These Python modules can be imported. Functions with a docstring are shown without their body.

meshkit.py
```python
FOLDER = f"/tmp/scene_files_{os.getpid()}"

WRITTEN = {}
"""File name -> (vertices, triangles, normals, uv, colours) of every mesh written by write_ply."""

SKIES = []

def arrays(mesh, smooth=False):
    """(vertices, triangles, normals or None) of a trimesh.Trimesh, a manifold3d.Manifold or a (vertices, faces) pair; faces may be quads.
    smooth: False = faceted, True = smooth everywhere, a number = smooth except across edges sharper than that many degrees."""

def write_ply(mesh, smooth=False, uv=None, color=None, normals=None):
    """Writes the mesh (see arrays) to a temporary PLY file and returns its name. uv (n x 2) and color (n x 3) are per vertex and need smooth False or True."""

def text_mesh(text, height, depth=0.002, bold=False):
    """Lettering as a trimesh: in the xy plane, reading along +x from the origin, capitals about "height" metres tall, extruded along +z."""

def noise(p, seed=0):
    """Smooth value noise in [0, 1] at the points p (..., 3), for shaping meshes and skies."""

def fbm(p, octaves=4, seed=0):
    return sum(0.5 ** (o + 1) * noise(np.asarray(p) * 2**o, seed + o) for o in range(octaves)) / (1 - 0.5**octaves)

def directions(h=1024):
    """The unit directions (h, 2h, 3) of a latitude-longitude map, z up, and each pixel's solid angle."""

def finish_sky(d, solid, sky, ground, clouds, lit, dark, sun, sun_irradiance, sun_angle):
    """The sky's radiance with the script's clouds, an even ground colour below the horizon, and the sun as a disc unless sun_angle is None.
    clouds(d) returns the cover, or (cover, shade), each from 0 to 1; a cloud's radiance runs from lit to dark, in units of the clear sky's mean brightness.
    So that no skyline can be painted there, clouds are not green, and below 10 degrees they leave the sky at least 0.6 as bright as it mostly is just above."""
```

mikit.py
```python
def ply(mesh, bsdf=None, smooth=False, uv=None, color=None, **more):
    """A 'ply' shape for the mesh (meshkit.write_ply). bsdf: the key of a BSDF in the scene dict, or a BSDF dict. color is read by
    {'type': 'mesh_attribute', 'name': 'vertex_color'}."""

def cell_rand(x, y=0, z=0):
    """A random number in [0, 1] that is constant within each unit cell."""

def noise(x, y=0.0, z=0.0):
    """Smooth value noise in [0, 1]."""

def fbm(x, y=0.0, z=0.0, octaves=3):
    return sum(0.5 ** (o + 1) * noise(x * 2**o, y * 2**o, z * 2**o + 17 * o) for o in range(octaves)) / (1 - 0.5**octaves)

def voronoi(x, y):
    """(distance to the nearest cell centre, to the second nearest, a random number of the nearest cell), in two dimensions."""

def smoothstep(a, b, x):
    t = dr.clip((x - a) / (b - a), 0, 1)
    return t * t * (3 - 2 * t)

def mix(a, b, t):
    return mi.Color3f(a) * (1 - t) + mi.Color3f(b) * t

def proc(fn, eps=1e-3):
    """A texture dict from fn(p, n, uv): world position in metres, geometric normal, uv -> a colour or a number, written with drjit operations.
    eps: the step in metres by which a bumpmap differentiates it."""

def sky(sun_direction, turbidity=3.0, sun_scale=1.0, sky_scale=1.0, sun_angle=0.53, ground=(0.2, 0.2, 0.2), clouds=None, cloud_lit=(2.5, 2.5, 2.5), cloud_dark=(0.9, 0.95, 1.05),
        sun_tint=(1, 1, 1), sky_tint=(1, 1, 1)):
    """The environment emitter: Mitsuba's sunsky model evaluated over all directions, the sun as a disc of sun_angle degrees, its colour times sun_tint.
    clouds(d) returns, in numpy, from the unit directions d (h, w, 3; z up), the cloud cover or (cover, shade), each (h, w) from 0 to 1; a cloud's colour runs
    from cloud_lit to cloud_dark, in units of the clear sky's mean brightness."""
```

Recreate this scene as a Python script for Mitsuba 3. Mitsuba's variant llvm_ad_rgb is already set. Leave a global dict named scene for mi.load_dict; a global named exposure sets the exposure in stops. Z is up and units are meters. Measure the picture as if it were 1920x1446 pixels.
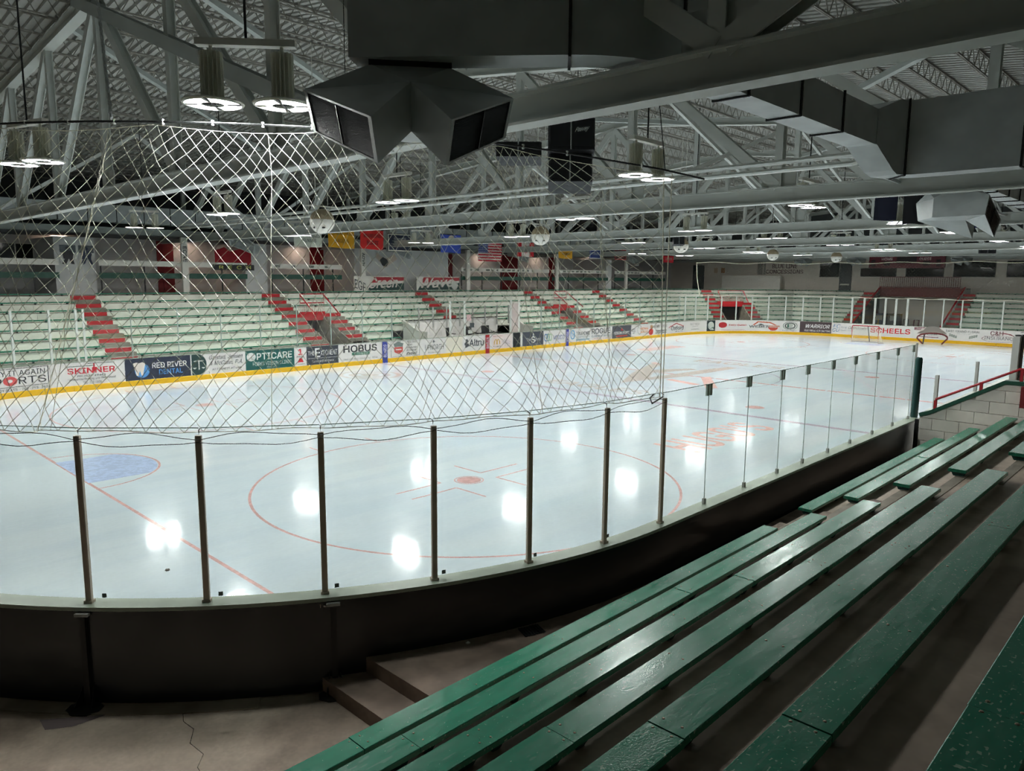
import math
import numpy as np, trimesh, drjit as dr, mitsuba as mi, mikit, meshkit
from mikit import noise, fbm, voronoi, smoothstep, mix
from shapely.geometry import Polygon, box as sbox, LineString, Point
from shapely.ops import unary_union
from shapely import affinity
T = mi.ScalarTransform4f
rng = np.random.default_rng(7)
scene, labels = {}, {}

# ------------------------------------------------------------------ camera, exposure
CAM = (-30.2858, -18.411, 4.4291); YAW, PIT, ROLL = 0.7675, -0.1443, 0.0084
_f = np.array([math.cos(PIT)*math.cos(YAW), math.cos(PIT)*math.sin(YAW), math.sin(PIT)])
_r = np.cross(_f, [0, 0, 1]); _r /= np.linalg.norm(_r); _u = np.cross(_r, _f)
_r, _u = _r*math.cos(ROLL)+_u*math.sin(ROLL), _u*math.cos(ROLL)-_r*math.sin(ROLL)
_m = np.eye(4); _m[:3, 0], _m[:3, 1], _m[:3, 2], _m[:3, 3] = -_r, _u, _f, CAM
scene['camera'] = {'type': 'perspective', 'fov': math.degrees(2*math.atan(960/1388.0)), 'fov_axis': 'x',
                   'near_clip': 0.05, 'far_clip': 300.0, 'to_world': T(_m.tolist())}
exposure = 0.85
LAMP = (118.0, 120.0, 115.0)       # radiance of the high bay lamps
DOWNLIGHT = (6.5, 4.6, 3.5)        # warm recessed lights over the concourse

# ------------------------------------------------------------------ materials
def lin(c):
    c = np.asarray(c, float)/255.0
    return [float(x) for x in np.where(c < 0.04045, c/12.92, ((c+0.055)/1.055)**2.4)]
def rgb(c): return {'type': 'rgb', 'value': lin(c)}
def two(b): return {'type': 'twosided', 'bsdf': b}
def pr(c, rough=0.6, spec=0.5, metal=0.0, **k):
    c = c if isinstance(c, dict) else rgb(c)
    return two({'type': 'principled', 'base_color': c, 'roughness': rough, 'specular': spec, 'metallic': metal, **k})
def mat(key, b): scene[key] = b; return key
def grain(c, amt=0.2, s=3.0, hi=None):
    """Uneven colour: a base colour with blotches of noise."""
    a = lin(c); b = [x*(1-amt) for x in a] if hi is None else lin(hi)
    def fn(p, n, uv):
        t = fbm(p.x*s, p.y*s, p.z*s, 4)
        return mix(a, b, smoothstep(0.3, 0.7, t))
    return mikit.proc(fn)

def ice_fn(p, n, uv):
    st = fbm(p.x*0.35+fbm(p.x*.5, p.y*.5, 3.0, 2)*.6, p.y*2.2, 1.0, 3)     # resurfacing passes along the rink
    bl = fbm(p.x*0.25, p.y*0.25, 5.0, 3)
    sc = noise(p.x*14+p.y*9, p.y*26-p.x*7, 2.0)
    c = mix((0.545, 0.605, 0.640), (0.515, 0.580, 0.625), smoothstep(0.35, 0.7, st))
    c = c*mix((1, 1, 1), (0.955, 0.97, 0.99), smoothstep(0.35, 0.65, bl))
    return c*(0.985+0.03*sc)
def ice_rough(p, n, uv):
    return 0.085+0.05*fbm(p.x*1.2, p.y*4.0, 0.0, 3)
def ice_bump(p, n, uv):
    return 0.0006*fbm(p.x*5.0, p.y*9.0, 0.0, 3)+0.00012*noise(p.x*60+p.y*30, p.y*70-p.x*22, 0.0)
ICE_BUMP = mikit.proc(ice_bump, 4e-3); ICE_ROUGH = mikit.proc(ice_rough)
def ice_like(c): return two({'type': 'bumpmap', 'tex': ICE_BUMP, 'scale': 1.0, 'bsdf': {'type': 'principled', 'base_color': c, 'roughness': ICE_ROUGH, 'specular': 0.5}})
mat('m_ice', ice_like(mikit.proc(ice_fn)))
def paint_fn(col):
    a = lin(col); hi = [min(1.0, x*1.16) for x in a]
    def fn(p, n, uv):
        w = smoothstep(0.30, 0.62, noise(p.x*11+3, p.y*11, 0.0)*.6+.4*noise(p.x*31, p.y*29, 1.0))
        return mix(hi, a, w)
    return mikit.proc(fn)
mat('m_ice_red', ice_like(paint_fn((188, 152, 150))))
mat('m_ice_blue', ice_like(paint_fn((150, 158, 178))))
mat('m_ice_mauve', ice_like(paint_fn((166, 156, 170))))
mat('m_ice_crease', ice_like(paint_fn((164, 178, 206))))
mat('m_ice_taupe', ice_like(paint_fn((178, 170, 164))))
mat('m_ice_pale', ice_like(paint_fn((206, 172, 166))))

def conc(p, n, uv):
    t = fbm(p.x*1.3, p.y*1.3, p.z*1.3, 4); s = noise(p.x*40, p.y*40, p.z*40); d = fbm(p.x*6, p.y*6, p.z*6+9, 3)
    c = mix((0.235, 0.186, 0.146), (0.39, 0.322, 0.258), smoothstep(0.35, 0.68, t))
    return c*(0.78+0.3*d+0.12*s)
def conc_b(p, n, uv): return 0.003*fbm(p.x*25, p.y*25, p.z*25, 3)
mat('m_concrete', two({'type': 'bumpmap', 'tex': mikit.proc(conc_b, 3e-3), 'scale': 1.0, 'bsdf': {'type': 'principled', 'base_color': mikit.proc(conc), 'roughness': 0.62, 'specular': 0.4}}))
mat('m_step', pr(grain((124, 108, 96), .3, 5.0), 0.7))
mat('m_halfstep', pr(grain((136, 130, 118), .25, 4.0), 0.8))
mat('m_tread', pr(grain((150, 146, 136), .2, 2.0), 0.8))
mat('m_riser', pr(grain((228, 230, 216), .12, 1.5), 0.55))
mat('m_riser_b', pr(grain((220, 223, 209), .12, 1.5), 0.55))
mat('m_riser_near', pr(grain((104, 92, 80), .35, 4.0), 0.8))

def green_fn(p, n, uv):
    wear = smoothstep(0.66, 0.82, noise(p.x*17, p.y*60, p.z*9))*smoothstep(0.35, 0.7, noise(p.x*2.1, p.y*5, 4.0))
    g = fbm(p.x*3, p.y*14, p.z*3, 3)
    chip = smoothstep(0.83, 0.90, noise(p.x*70, p.y*95, p.z*40))
    c = mix((0.008, 0.140, 0.080), (0.014, 0.190, 0.112), g)
    c = mix(c, (0.11, 0.20, 0.16), wear*0.45)
    return mix(c, (0.55, 0.62, 0.52), chip*0.4)
def green_b(p, n, uv): return 0.0005*noise(p.x*110, p.y*130, p.z*90)+0.0008*fbm(p.x*9, p.y*42, p.z*9, 3)
def green_r(p, n, uv): return 0.17+0.16*fbm(p.x*4, p.y*22, 1.0, 3)
mat('m_green', two({'type': 'bumpmap', 'tex': mikit.proc(green_b, 1.5e-3), 'scale': 1.0, 'bsdf': {'type': 'principled', 'base_color': mikit.proc(green_fn), 'roughness': mikit.proc(green_r), 'specular': 0.55}}))
mat('m_green_far', pr((26, 108, 84), 0.4))
mat('m_green_paint', pr((14, 74, 58), 0.45))
mat('m_green_pad', pr((16, 58, 56), 0.4))
mat('m_screw', pr((150, 140, 120), 0.35, metal=0.8))
def black_fn(p, n, uv):
    t = smoothstep(0.52, 0.75, fbm(p.x*.9, p.y*.9, p.z*2.3, 4))
    return mix((0.0065, 0.010, 0.0125), (0.013, 0.017, 0.019), t)
mat('m_board_black', pr(mikit.proc(black_fn), 0.22, 0.5))
mat('m_black', pr((18, 20, 22), 0.5))
mat('m_black_gloss', pr((10, 12, 16), 0.12))
mat('m_ledge', pr(grain((150, 160, 146), .12, 2.0), 0.4))
mat('m_board_white', pr((232, 230, 226), 0.25))
mat('m_board_cream', pr((240, 232, 214), 0.25))
mat('m_yellow', pr((236, 186, 24), 0.3))
mat('m_post', pr((168, 156, 142), 0.35, metal=0.35))
mat('m_post_white', pr((214, 220, 214), 0.4))
mat('m_post_grey', pr((160, 162, 158), 0.5))
mat('m_edge', pr((24, 70, 62), 0.3))
mat('m_seam', pr((168, 184, 178), 0.3))
scene['m_glass'] = {'type': 'thindielectric', 'int_ior': 1.5, 'specular_transmittance': {'type': 'rgb', 'value': [0.955, 0.995, 0.98]}}
scene['m_glass_far'] = {'type': 'thindielectric', 'int_ior': 1.35, 'specular_transmittance': {'type': 'rgb', 'value': [0.93, 0.985, 0.965]}}
mat('m_red', pr((176, 26, 34), 0.5))
mat('m_red_dark', pr((120, 24, 30), 0.6))
mat('m_rail_red', pr((170, 32, 44), 0.4))
mat('m_maroon', pr((108, 44, 44), 0.6))
mat('m_steel', pr(grain((196, 200, 195), .1, .6), 0.55))
mat('m_steel_dk', pr(grain((164, 170, 166), .12, .6), 0.55))
mat('m_joist', pr((128, 126, 118), 0.6))
mat('m_deck', pr(grain((158, 158, 152), .12, .5), 0.6))
mat('m_galv', pr(grain((176, 182, 182), .14, 2.2), 0.45, metal=0.0))
mat('m_galv_dk', pr(grain((176, 182, 182), .14, 2.2), 0.45))
mat('m_grille', pr((22, 24, 28), 0.4))
mat('m_lamp_body', pr((226, 226, 214), 0.4))
mat('m_lamp_bar', pr((226, 226, 218), 0.4))
mat('m_cable', pr((40, 42, 42), 0.5, metal=0.5))
mat('m_net', pr((236, 234, 214), 0.7))
mat('m_net_far', pr((206, 204, 190), 0.7))
mat('m_wall_grey', pr(grain((214, 215, 214), .1, .7), 0.7))
mat('m_wall_dark', pr(grain((84, 88, 88), .15, .7), 0.8))
mat('m_wall_end', pr(grain((222, 214, 204), .1, .7), 0.7))
mat('m_block', pr(grain((226, 222, 214), .08, 3.0), 0.6))
mat('m_block_b', pr(grain((216, 212, 206), .08, 3.0), 0.6))
mat('m_mortar', pr((178, 174, 168), 0.8))
mat('m_white', pr((232, 230, 222), 0.5))
mat('m_offwhite', pr((208, 210, 202), 0.5))
mat('m_dome', pr((238, 236, 226), 0.45))
mat('m_dome_tan', pr((166, 152, 124), 0.5))
mat('m_speaker', pr(grain((26, 28, 32), .3, 9.0), 0.6))
mat('m_window', pr((16, 22, 22), 0.06))
mat('m_door_dark', pr((34, 48, 52), 0.4))
mat('m_pipe', pr((214, 218, 214), 0.35, metal=0.3))
mat('m_curtain', pr((22, 26, 44), 0.85))
mat('m_rubber', pr((30, 32, 32), 0.7))
PAL = {}
def col(c, rough=0.5):
    k = 'c_%d_%d_%d' % tuple(c)
    if k not in PAL: PAL[k] = mat(k, pr(c, rough))
    return k

# ------------------------------------------------------------------ mesh helpers
class MB:
    def __init__(s): s.v, s.f, s.n = [], [], 0
    def add(s, v, f):
        v = np.asarray(v, float).reshape(-1, 3); f = np.asarray(f, int)
        if f.shape[1] == 4: f = np.vstack([f[:, [0, 1, 2]], f[:, [0, 2, 3]]])
        s.v.append(v); s.f.append(f+s.n); s.n += len(v); return s
    def box(s, x0, x1, y0, y1, z0, z1):
        x0, x1 = min(x0, x1), max(x0, x1); y0, y1 = min(y0, y1), max(y0, y1); z0, z1 = min(z0, z1), max(z0, z1)
        v = [(x0, y0, z0), (x1, y0, z0), (x1, y1, z0), (x0, y1, z0), (x0, y0, z1), (x1, y0, z1), (x1, y1, z1), (x0, y1, z1)]
        return s.add(v, BOXF)
    def ob(s, p0, p1, w, h, up=(0, 0, 1), ch=0.0):
        """A bar from p0 to p1, w wide and h high (across and along "up"), its long edges chamfered by ch."""
        p0, p1 = np.asarray(p0, float), np.asarray(p1, float); d = p1-p0; d = d/np.linalg.norm(d)
        r = np.cross(d, up); r = r/np.linalg.norm(r); u = np.cross(r, d)
        a, b = w/2, h/2
        if ch: q = [(-a+ch, -b), (a-ch, -b), (a, -b+ch), (a, b-ch), (a-ch, b), (-a+ch, b), (-a, b-ch), (-a, -b+ch)]
        else: q = [(-a, -b), (a, -b), (a, b), (-a, b)]
        k = len(q); ring = np.array([x*r+y*u for x, y in q])
        v = np.vstack([p0+ring, p1+ring])
        f = [(i, (i+1) % k, k+(i+1) % k) for i in range(k)]+[(i, k+(i+1) % k, k+i) for i in range(k)]
        f += [(0, i+1, i) for i in range(1, k-1)]+[(k, k+i, k+i+1) for i in range(1, k-1)]
        f = np.array(f)
        return s.add(v, f[:, ::-1])
    def ibeam(s, p0, p1, depth, fw, tf=0.02, tw=0.014, up=(0, 0, 1)):
        p0, p1 = np.asarray(p0, float), np.asarray(p1, float); d = (p1-p0)/np.linalg.norm(p1-p0)
        r = np.cross(d, up); r = r/np.linalg.norm(r); u = np.cross(r, d); o = u*(depth/2-tf/2)
        s.ob(p0+o, p1+o, fw, tf, up); s.ob(p0-o, p1-o, fw, tf, up); s.ob(p0, p1, tw, depth-2*tf, up); return s
    def tube(s, pts, r, k=6, caps=True, closed=False):
        p = np.asarray(pts, float); n = len(p)
        t = np.roll(p, -1, 0)-np.roll(p, 1, 0) if closed else np.gradient(p, axis=0)
        t /= np.linalg.norm(t, axis=1, keepdims=True)+1e-12
        ref = np.array([0, 0, 1.0]) if np.mean(np.abs(t[:, 2])) < 0.8 else np.array([1.0, 0.2, 0])
        a = np.cross(t, ref); a /= np.linalg.norm(a, axis=1, keepdims=True)+1e-9; b = np.cross(t, a)
        an = np.arange(k)*2*np.pi/k; rr = np.broadcast_to(r, (n,))
        v = p[:, None]+rr[:, None, None]*(np.cos(an)[None, :, None]*a[:, None]+np.sin(an)[None, :, None]*b[:, None])
        m = n if closed else n-1
        f = []
        for i in range(m):
            j = (i+1) % n
            for q in range(k):
                f += [(i*k+q, i*k+(q+1) % k, j*k+(q+1) % k), (i*k+q, j*k+(q+1) % k, j*k+q)]
        if caps and not closed:
            f += [(0, q+1, q) for q in range(1, k-1)]+[((n-1)*k, (n-1)*k+q, (n-1)*k+q+1) for q in range(1, k-1)]
        return s.add(v.reshape(-1, 3), np.array(f)[:, ::-1])
    def poly(s, pts, flip=False):
        k = len(pts); f = [(0, i, i+1) for i in range(1, k-1)]
        return s.add(pts, np.array(f)[:, ::-1] if flip else f)
    def ext(s, poly, h, fn):
        """A shapely polygon extruded by h; fn maps the (n, 3) points of that slab to the world."""
        for g in getattr(poly, 'geoms', [poly]):
            if g.is_empty or g.geom_type != 'Polygon' or g.area < 1e-7: continue
            m = trimesh.creation.extrude_polygon(g, h, engine='earcut')
            s.add(fn(np.array(m.vertices)), m.faces)
        return s
    def lathe(s, prof, c, k=20):
        prof = np.asarray(prof, float); an = np.arange(k)*2*np.pi/k; n = len(prof)
        v = np.stack([c[0]+prof[:, None, 0]*np.cos(an), c[1]+prof[:, None, 0]*np.sin(an), c[2]+np.repeat(prof[:, 1:2], k, 1)], -1)
        f = []
        for i in range(n-1):
            for q in range(k): f += [(i*k+q, i*k+(q+1) % k, (i+1)*k+(q+1) % k), (i*k+q, (i+1)*k+(q+1) % k, (i+1)*k+q)]
        return s.add(v.reshape(-1, 3), f)
    def get(s): return np.vstack(s.v), np.vstack(s.f)
BOXF = [(0, 3, 2, 1), (4, 5, 6, 7), (0, 1, 5, 4), (1, 2, 6, 5), (2, 3, 7, 6), (3, 0, 4, 7)]

used = {}
def uniq(k):
    n = used.get(k, -1)+1; used[k] = n
    return k if n == 0 else '%s_%03d' % (k, n)
def thing(name, label=None, cat=None, group=None, kind=None):
    k = uniq(name); labels[k] = {}
    if label: labels[k]['label'] = label
    if cat: labels[k]['category'] = cat
    if group: labels[k]['group'] = group
    if kind: labels[k]['kind'] = kind
    return k
def shape(m, material, smooth=False, **k):
    return mikit.ply(m.get() if isinstance(m, MB) else m, material, smooth=smooth, **k)
def part(t, name, m, material=None, smooth=False, label=None, kind=None, at=None, **k):
    key = uniq(t+'__'+name)
    s = dict(m) if isinstance(m, dict) else shape(m, material, smooth, **k)
    if at is not None: s['to_world'] = at
    scene[key] = s
    if label or kind: labels[key] = {**({'label': label} if label else {}), **({'kind': kind} if kind else {})}
    return key
def one(t, m, material=None, smooth=False, at=None, **k):
    s = dict(m) if isinstance(m, dict) else shape(m, material, smooth, **k)
    if at is not None: s['to_world'] = at
    scene[t] = s; return t
def struct(name, m, material, smooth=False, label=None):
    t = thing(name, label, None, None, 'structure'); one(t, m, material, smooth); return t
def M4(o, x, y, z):
    m = np.eye(4); m[:3, 0], m[:3, 1], m[:3, 2], m[:3, 3] = x, y, z, o; return T(m.tolist())
ORD = ['first', 'second', 'third', 'fourth', 'fifth', 'sixth', 'seventh', 'eighth', 'ninth', 'tenth', 'eleventh', 'twelfth', 'thirteenth', 'fourteenth']
NTH = ORD+['fifteenth', 'sixteenth', 'seventeenth', 'eighteenth', 'nineteenth', 'twentieth']
TXT = {}
def text_poly_mesh(s, bold=False):
    if (s, bold) not in TXT:
        m = meshkit.text_mesh(s, 1.0, 0.02, bold); v = np.array(m.vertices)
        TXT[(s, bold)] = (v, np.array(m.faces), v.min(0), v.max(0))
    return TXT[(s, bold)]
def text_fit(mb, s, x0, x1, y0, y1, fn, bold=False, slant=0.0, th=0.004):
    """Lettering stretched into the rectangle x0..x1, y0..y1 of a flat panel; fn maps panel points to the world."""
    v, f, lo, hi = text_poly_mesh(s, bold)
    q = (v-lo)/(hi-lo); w = np.stack([x0+q[:, 0]*(x1-x0)+slant*(q[:, 1]-.5)*(y1-y0), y0+q[:, 1]*(y1-y0), q[:, 2]*th], 1)
    mb.add(fn(w), f)

# ------------------------------------------------------------------ rink geometry (centre of the ice at the origin, z = 0 on the ice)
L, W, RC = 30.3, 12.98, 8.5
CX, CY = L-RC, W-RC
def stadium(o=0.0, n=24):
    """The outline of the boards grown by o, anticlockwise."""
    r = RC+o; pts = []
    for cx, cy, a0 in ((CX, CY, 0), (-CX, CY, 90), (-CX, -CY, 180), (CX, -CY, 270)):
        for a in np.linspace(a0, a0+90, n+1):
            pts.append((cx+r*math.cos(math.radians(a)), cy+r*math.sin(math.radians(a))))
    return np.array(pts)
def bp(s, o=0.0):
    """Point of the board line at arc length s, measured along the far side (s = x there) and round the two far corners; o grows outward."""
    s = np.asarray(s, float); r = RC+o; q = RC*np.pi/2
    a = np.clip((np.abs(s)-CX)/RC, 0, np.pi/2)
    x = np.where(np.abs(s) <= CX, s, np.sign(s)*(CX+r*np.sin(a))); y = CY+r*np.cos(a)
    e = np.maximum(np.abs(s)-CX-q, 0)
    return x, np.where(e > 0, CY-e, y)
def on_boards(off):
    """Maps panel points (s, z, thickness) to the inner face of the far boards; thickness grows towards the ice."""
    def fn(v):
        x, y = bp(v[:, 0], 0.0); x2, y2 = bp(v[:, 0], -1.0)
        o = -(off+v[:, 2])
        return np.stack([x-(x2-x)*o, y-(y2-y)*o, v[:, 1]], 1)
    return fn

# ------------------------------------------------------------------ ice sheet and its markings
ICE = struct('ice_sheet', MB().ext(Polygon(stadium(-0.01)), 0.03, lambda v: v-[0, 0, 0.03]), 'm_ice')
def mark(name, geom, m, z=0.0015, label=None):
    part(ICE, name, MB().ext(geom, 0.0006, lambda v: v+[0, 0, z-0.0006]), m, label=label)
RINK = Polygon(stadium(-0.02))
def ring(c, r, w): return Point(c).buffer(r, 48).difference(Point(c).buffer(r-w, 48))
for sx in (-1, 1):
    gx = 25.5*sx
    mark('goal_line', sbox(gx-.032, -13, gx+.032, 13).intersection(RINK), 'm_ice_red', .0012)
    mark('blue_line', sbox(7.62*sx-.13, -13, 7.62*sx+.13, 13).intersection(RINK), 'm_ice_mauve')
    half = sbox(gx-2.4, -3, gx+2.4, 3)
    front = sbox(min(gx, gx-sx*2.4), -3, max(gx, gx-sx*2.4), 3)
    mark('crease_arc', ring((gx, 0), 1.83, .05).intersection(front), 'm_ice_red', .0018)
    mark('crease', Point(gx, 0).buffer(1.76, 48).intersection(sbox(min(gx, gx-sx*2.4), -1.22, max(gx, gx-sx*2.4), 1.22)), 'm_ice_crease')
    for sy in (-1, 1):
        c = (19.5*sx, 6.706*sy)
        mark('faceoff_circle', ring(c, 4.6, .055), 'm_ice_red')
        mark('faceoff_spot', unary_union([Point(c).buffer(.27, 24), ring(c, .33, .03)]), 'm_ice_red', .0019)
        ls = []
        for ax in (-1, 1):
            for ay in (-1, 1):
                x0, y0 = c[0]+ax*.6, c[1]+ay*.26
                ls += [sbox(min(x0, x0+ax*1.2), y0-.025, max(x0, x0+ax*1.2), y0+.025), sbox(x0-.025, min(y0, y0+ay*.9), x0+.025, max(y0, y0+ay*.9))]
        mark('faceoff_restraining_line', unary_union(ls), 'm_ice_red')
        hs = [sbox(c[0]+k-.025, c[1]+q*4.6-(.6 if q < 0 else 0), c[0]+k+.025, c[1]+q*4.6+(.6 if q > 0 else 0)) for k in (-.85, .85) for q in (-1, 1)]
        mark('hash_mark', unary_union(hs), 'm_ice_red')
        mark('neutral_spot', Point(5.9*sx, 6.75*sy).buffer(.32, 24), 'm_ice_red')
mark('centre_line', unary_union([sbox(-.11, y, .11, y+.92) for y in np.arange(-12.9, 12.8, 1.0)]).intersection(RINK), 'm_ice_red', .0012)
mark('centre_circle', ring((0, 0), 4.6, .05), 'm_ice_mauve')
logo = [Polygon([(-4.3, .15), (-1.2, 1.75), (3.0, 3.4), (2.85, 2.75), (.6, 1.85), (2.5, .75), (2.3, .3), (-.4, 1.1), (-1.9, .3), (.2, -.1), (-.1, -.75), (-2.9, -.1)]),
        Polygon([(-1.9, .25), (2.9, .05), (4.6, -.2), (4.4, -.75), (1.5, -.7), (-2.2, -.25)])]
mark('logo_bird', unary_union([g.buffer(0) for g in logo]), 'm_ice_taupe', .0022)
mark('logo_accent', unary_union([Polygon([(-2.6, -2.4), (-2.2, -2.5), (-1.6, -.7), (-2.0, -.6)]), Polygon([(2.7, 2.9), (3.3, 3.7), (3.6, 3.6), (3.0, 2.8)]), Polygon([(-3.2, -3.3), (-2.6, -3.5), (.4, -1.5), (-.1, -1.3)])]), 'm_ice_pale', .0022)
for c, m in (((-10.7, 9.5), 'm_ice_taupe'), ((11, 7.9), 'm_ice_pale')):
    e = lambda k: affinity.scale(Point(c).buffer(1, 40), 1.35*k, 1.5*k)
    mark('oval_logo', unary_union([e(1).difference(e(.86)), e(.68).difference(e(.45)), e(.3)]) if m == 'm_ice_taupe' else unary_union([sbox(c[0]-2.2+i*.62, 7.3, c[0]-1.75+i*.62, 8.5) for i in range(7)]), m)
def ice_text(s, o, right, up, w, h, m, name, bold=True):
    mb = MB(); o, right, up = (np.array(a, float) for a in (o, right, up))
    text_fit(mb, s, 0, w, 0, h, lambda v: np.hstack([o+v[:, :1]*right+v[:, 1:2]*up, .0016+v[:, 2:]*.1]), bold)
    part(ICE, name, mb, m)
ice_text('EAGLES', (-6.55, 2.65), (0, -1), (1, 0), 4.9, 1.05, 'm_ice_taupe', 'lettering')
ice_text('EAGLES', (5.6, 2.5), (0, -1), (1, 0), 4.9, 1.05, 'm_ice_taupe', 'lettering')
ice_text("HUGO'S", (-13.5, -8.95), (1, 0), (0, 1), 4.6, 1.45, 'm_ice_pale', 'lettering')

# ------------------------------------------------------------------ floor, outer walls
FLOOR = struct('floor', MB().ext(sbox(-44, -27, 42, 28).difference(Polygon(stadium(-0.01))), .2, lambda v: v-[0, 0, .2]), 'm_concrete')
# the raised strip that the near boards stand on ends in a low lip round the corner
def arc_band(r0, r1, a0, a1, z0, z1, c=(-CX, -CY), n=48):
    mb = MB(); an = np.radians(np.linspace(a0, a1, n+1)); q = []
    for r, z in ((r0, z1), (r1, z1), (r1, z0), (r0, z0)):
        q.append(np.stack([c[0]+r*np.cos(an), c[1]+r*np.sin(an), np.full(n+1, z)], 1))
    for k in range(4):
        A, B = q[k], q[(k+1) % 4]; v = np.vstack([A, B]); m = n+1
        mb.add(v, [(i, m+i, m+i+1, i+1) for i in range(n)])
    mb.add([q[k][0] for k in range(4)], [(0, 1, 2, 3)]); mb.add([q[k][-1] for k in range(4)], [(3, 2, 1, 0)])
    return mb
part(FLOOR, 'kerb', arc_band(8.60, 8.83, 180, 234, 0.0, 0.014), 'm_concrete', smooth=30)
part(FLOOR, 'patch', MB().poly([(-28.62, -10.26, .004), (-28.63, -10.49, .004), (-28.42, -10.62, .004), (-28.12, -10.64, .004)]), col((104, 92, 92), .8), label='grey repair patch in the concrete')
crk = np.array([(-27.55, -11.12), (-27.62, -11.3), (-27.6, -11.5), (-27.72, -11.7), (-27.7, -11.95), (-27.82, -12.1), (-27.85, -12.4)])
part(FLOOR, 'crack', MB().tube(np.hstack([crk, np.full((len(crk), 1), .0005)]), .003, 4), col((52, 42, 34), .9))
struct('wall_near', MB().box(-44, 42, -25.2, -25, 0, 9.5), 'm_wall_dark')
struct('wall_left', MB().box(-44.2, -44, -25.2, 26, 0, 12.5), 'm_wall_dark')
struct('wall_far', MB().box(-44, 42, 25.0, 25.2, 0, 6.35), 'm_wall_grey')
struct('wall_far_upper', MB().box(-44, 42, 25.3, 25.5, 6.35, 11), 'm_wall_dark')
WE = struct('wall_right', MB().box(39.0, 39.2, -25, 26, 0, 6.5), 'm_wall_end')
struct('wall_right_upper', MB().box(39.3, 39.5, -25, 26, 6.5, 12.6), 'm_wall_dark')
PF = struct('platform', MB().box(-25.95, -10.95, -14.6, -13.16, .001, .34).box(-26.35, -25.951, -14.6, -12.28, .001, .17), 'm_step')
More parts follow.
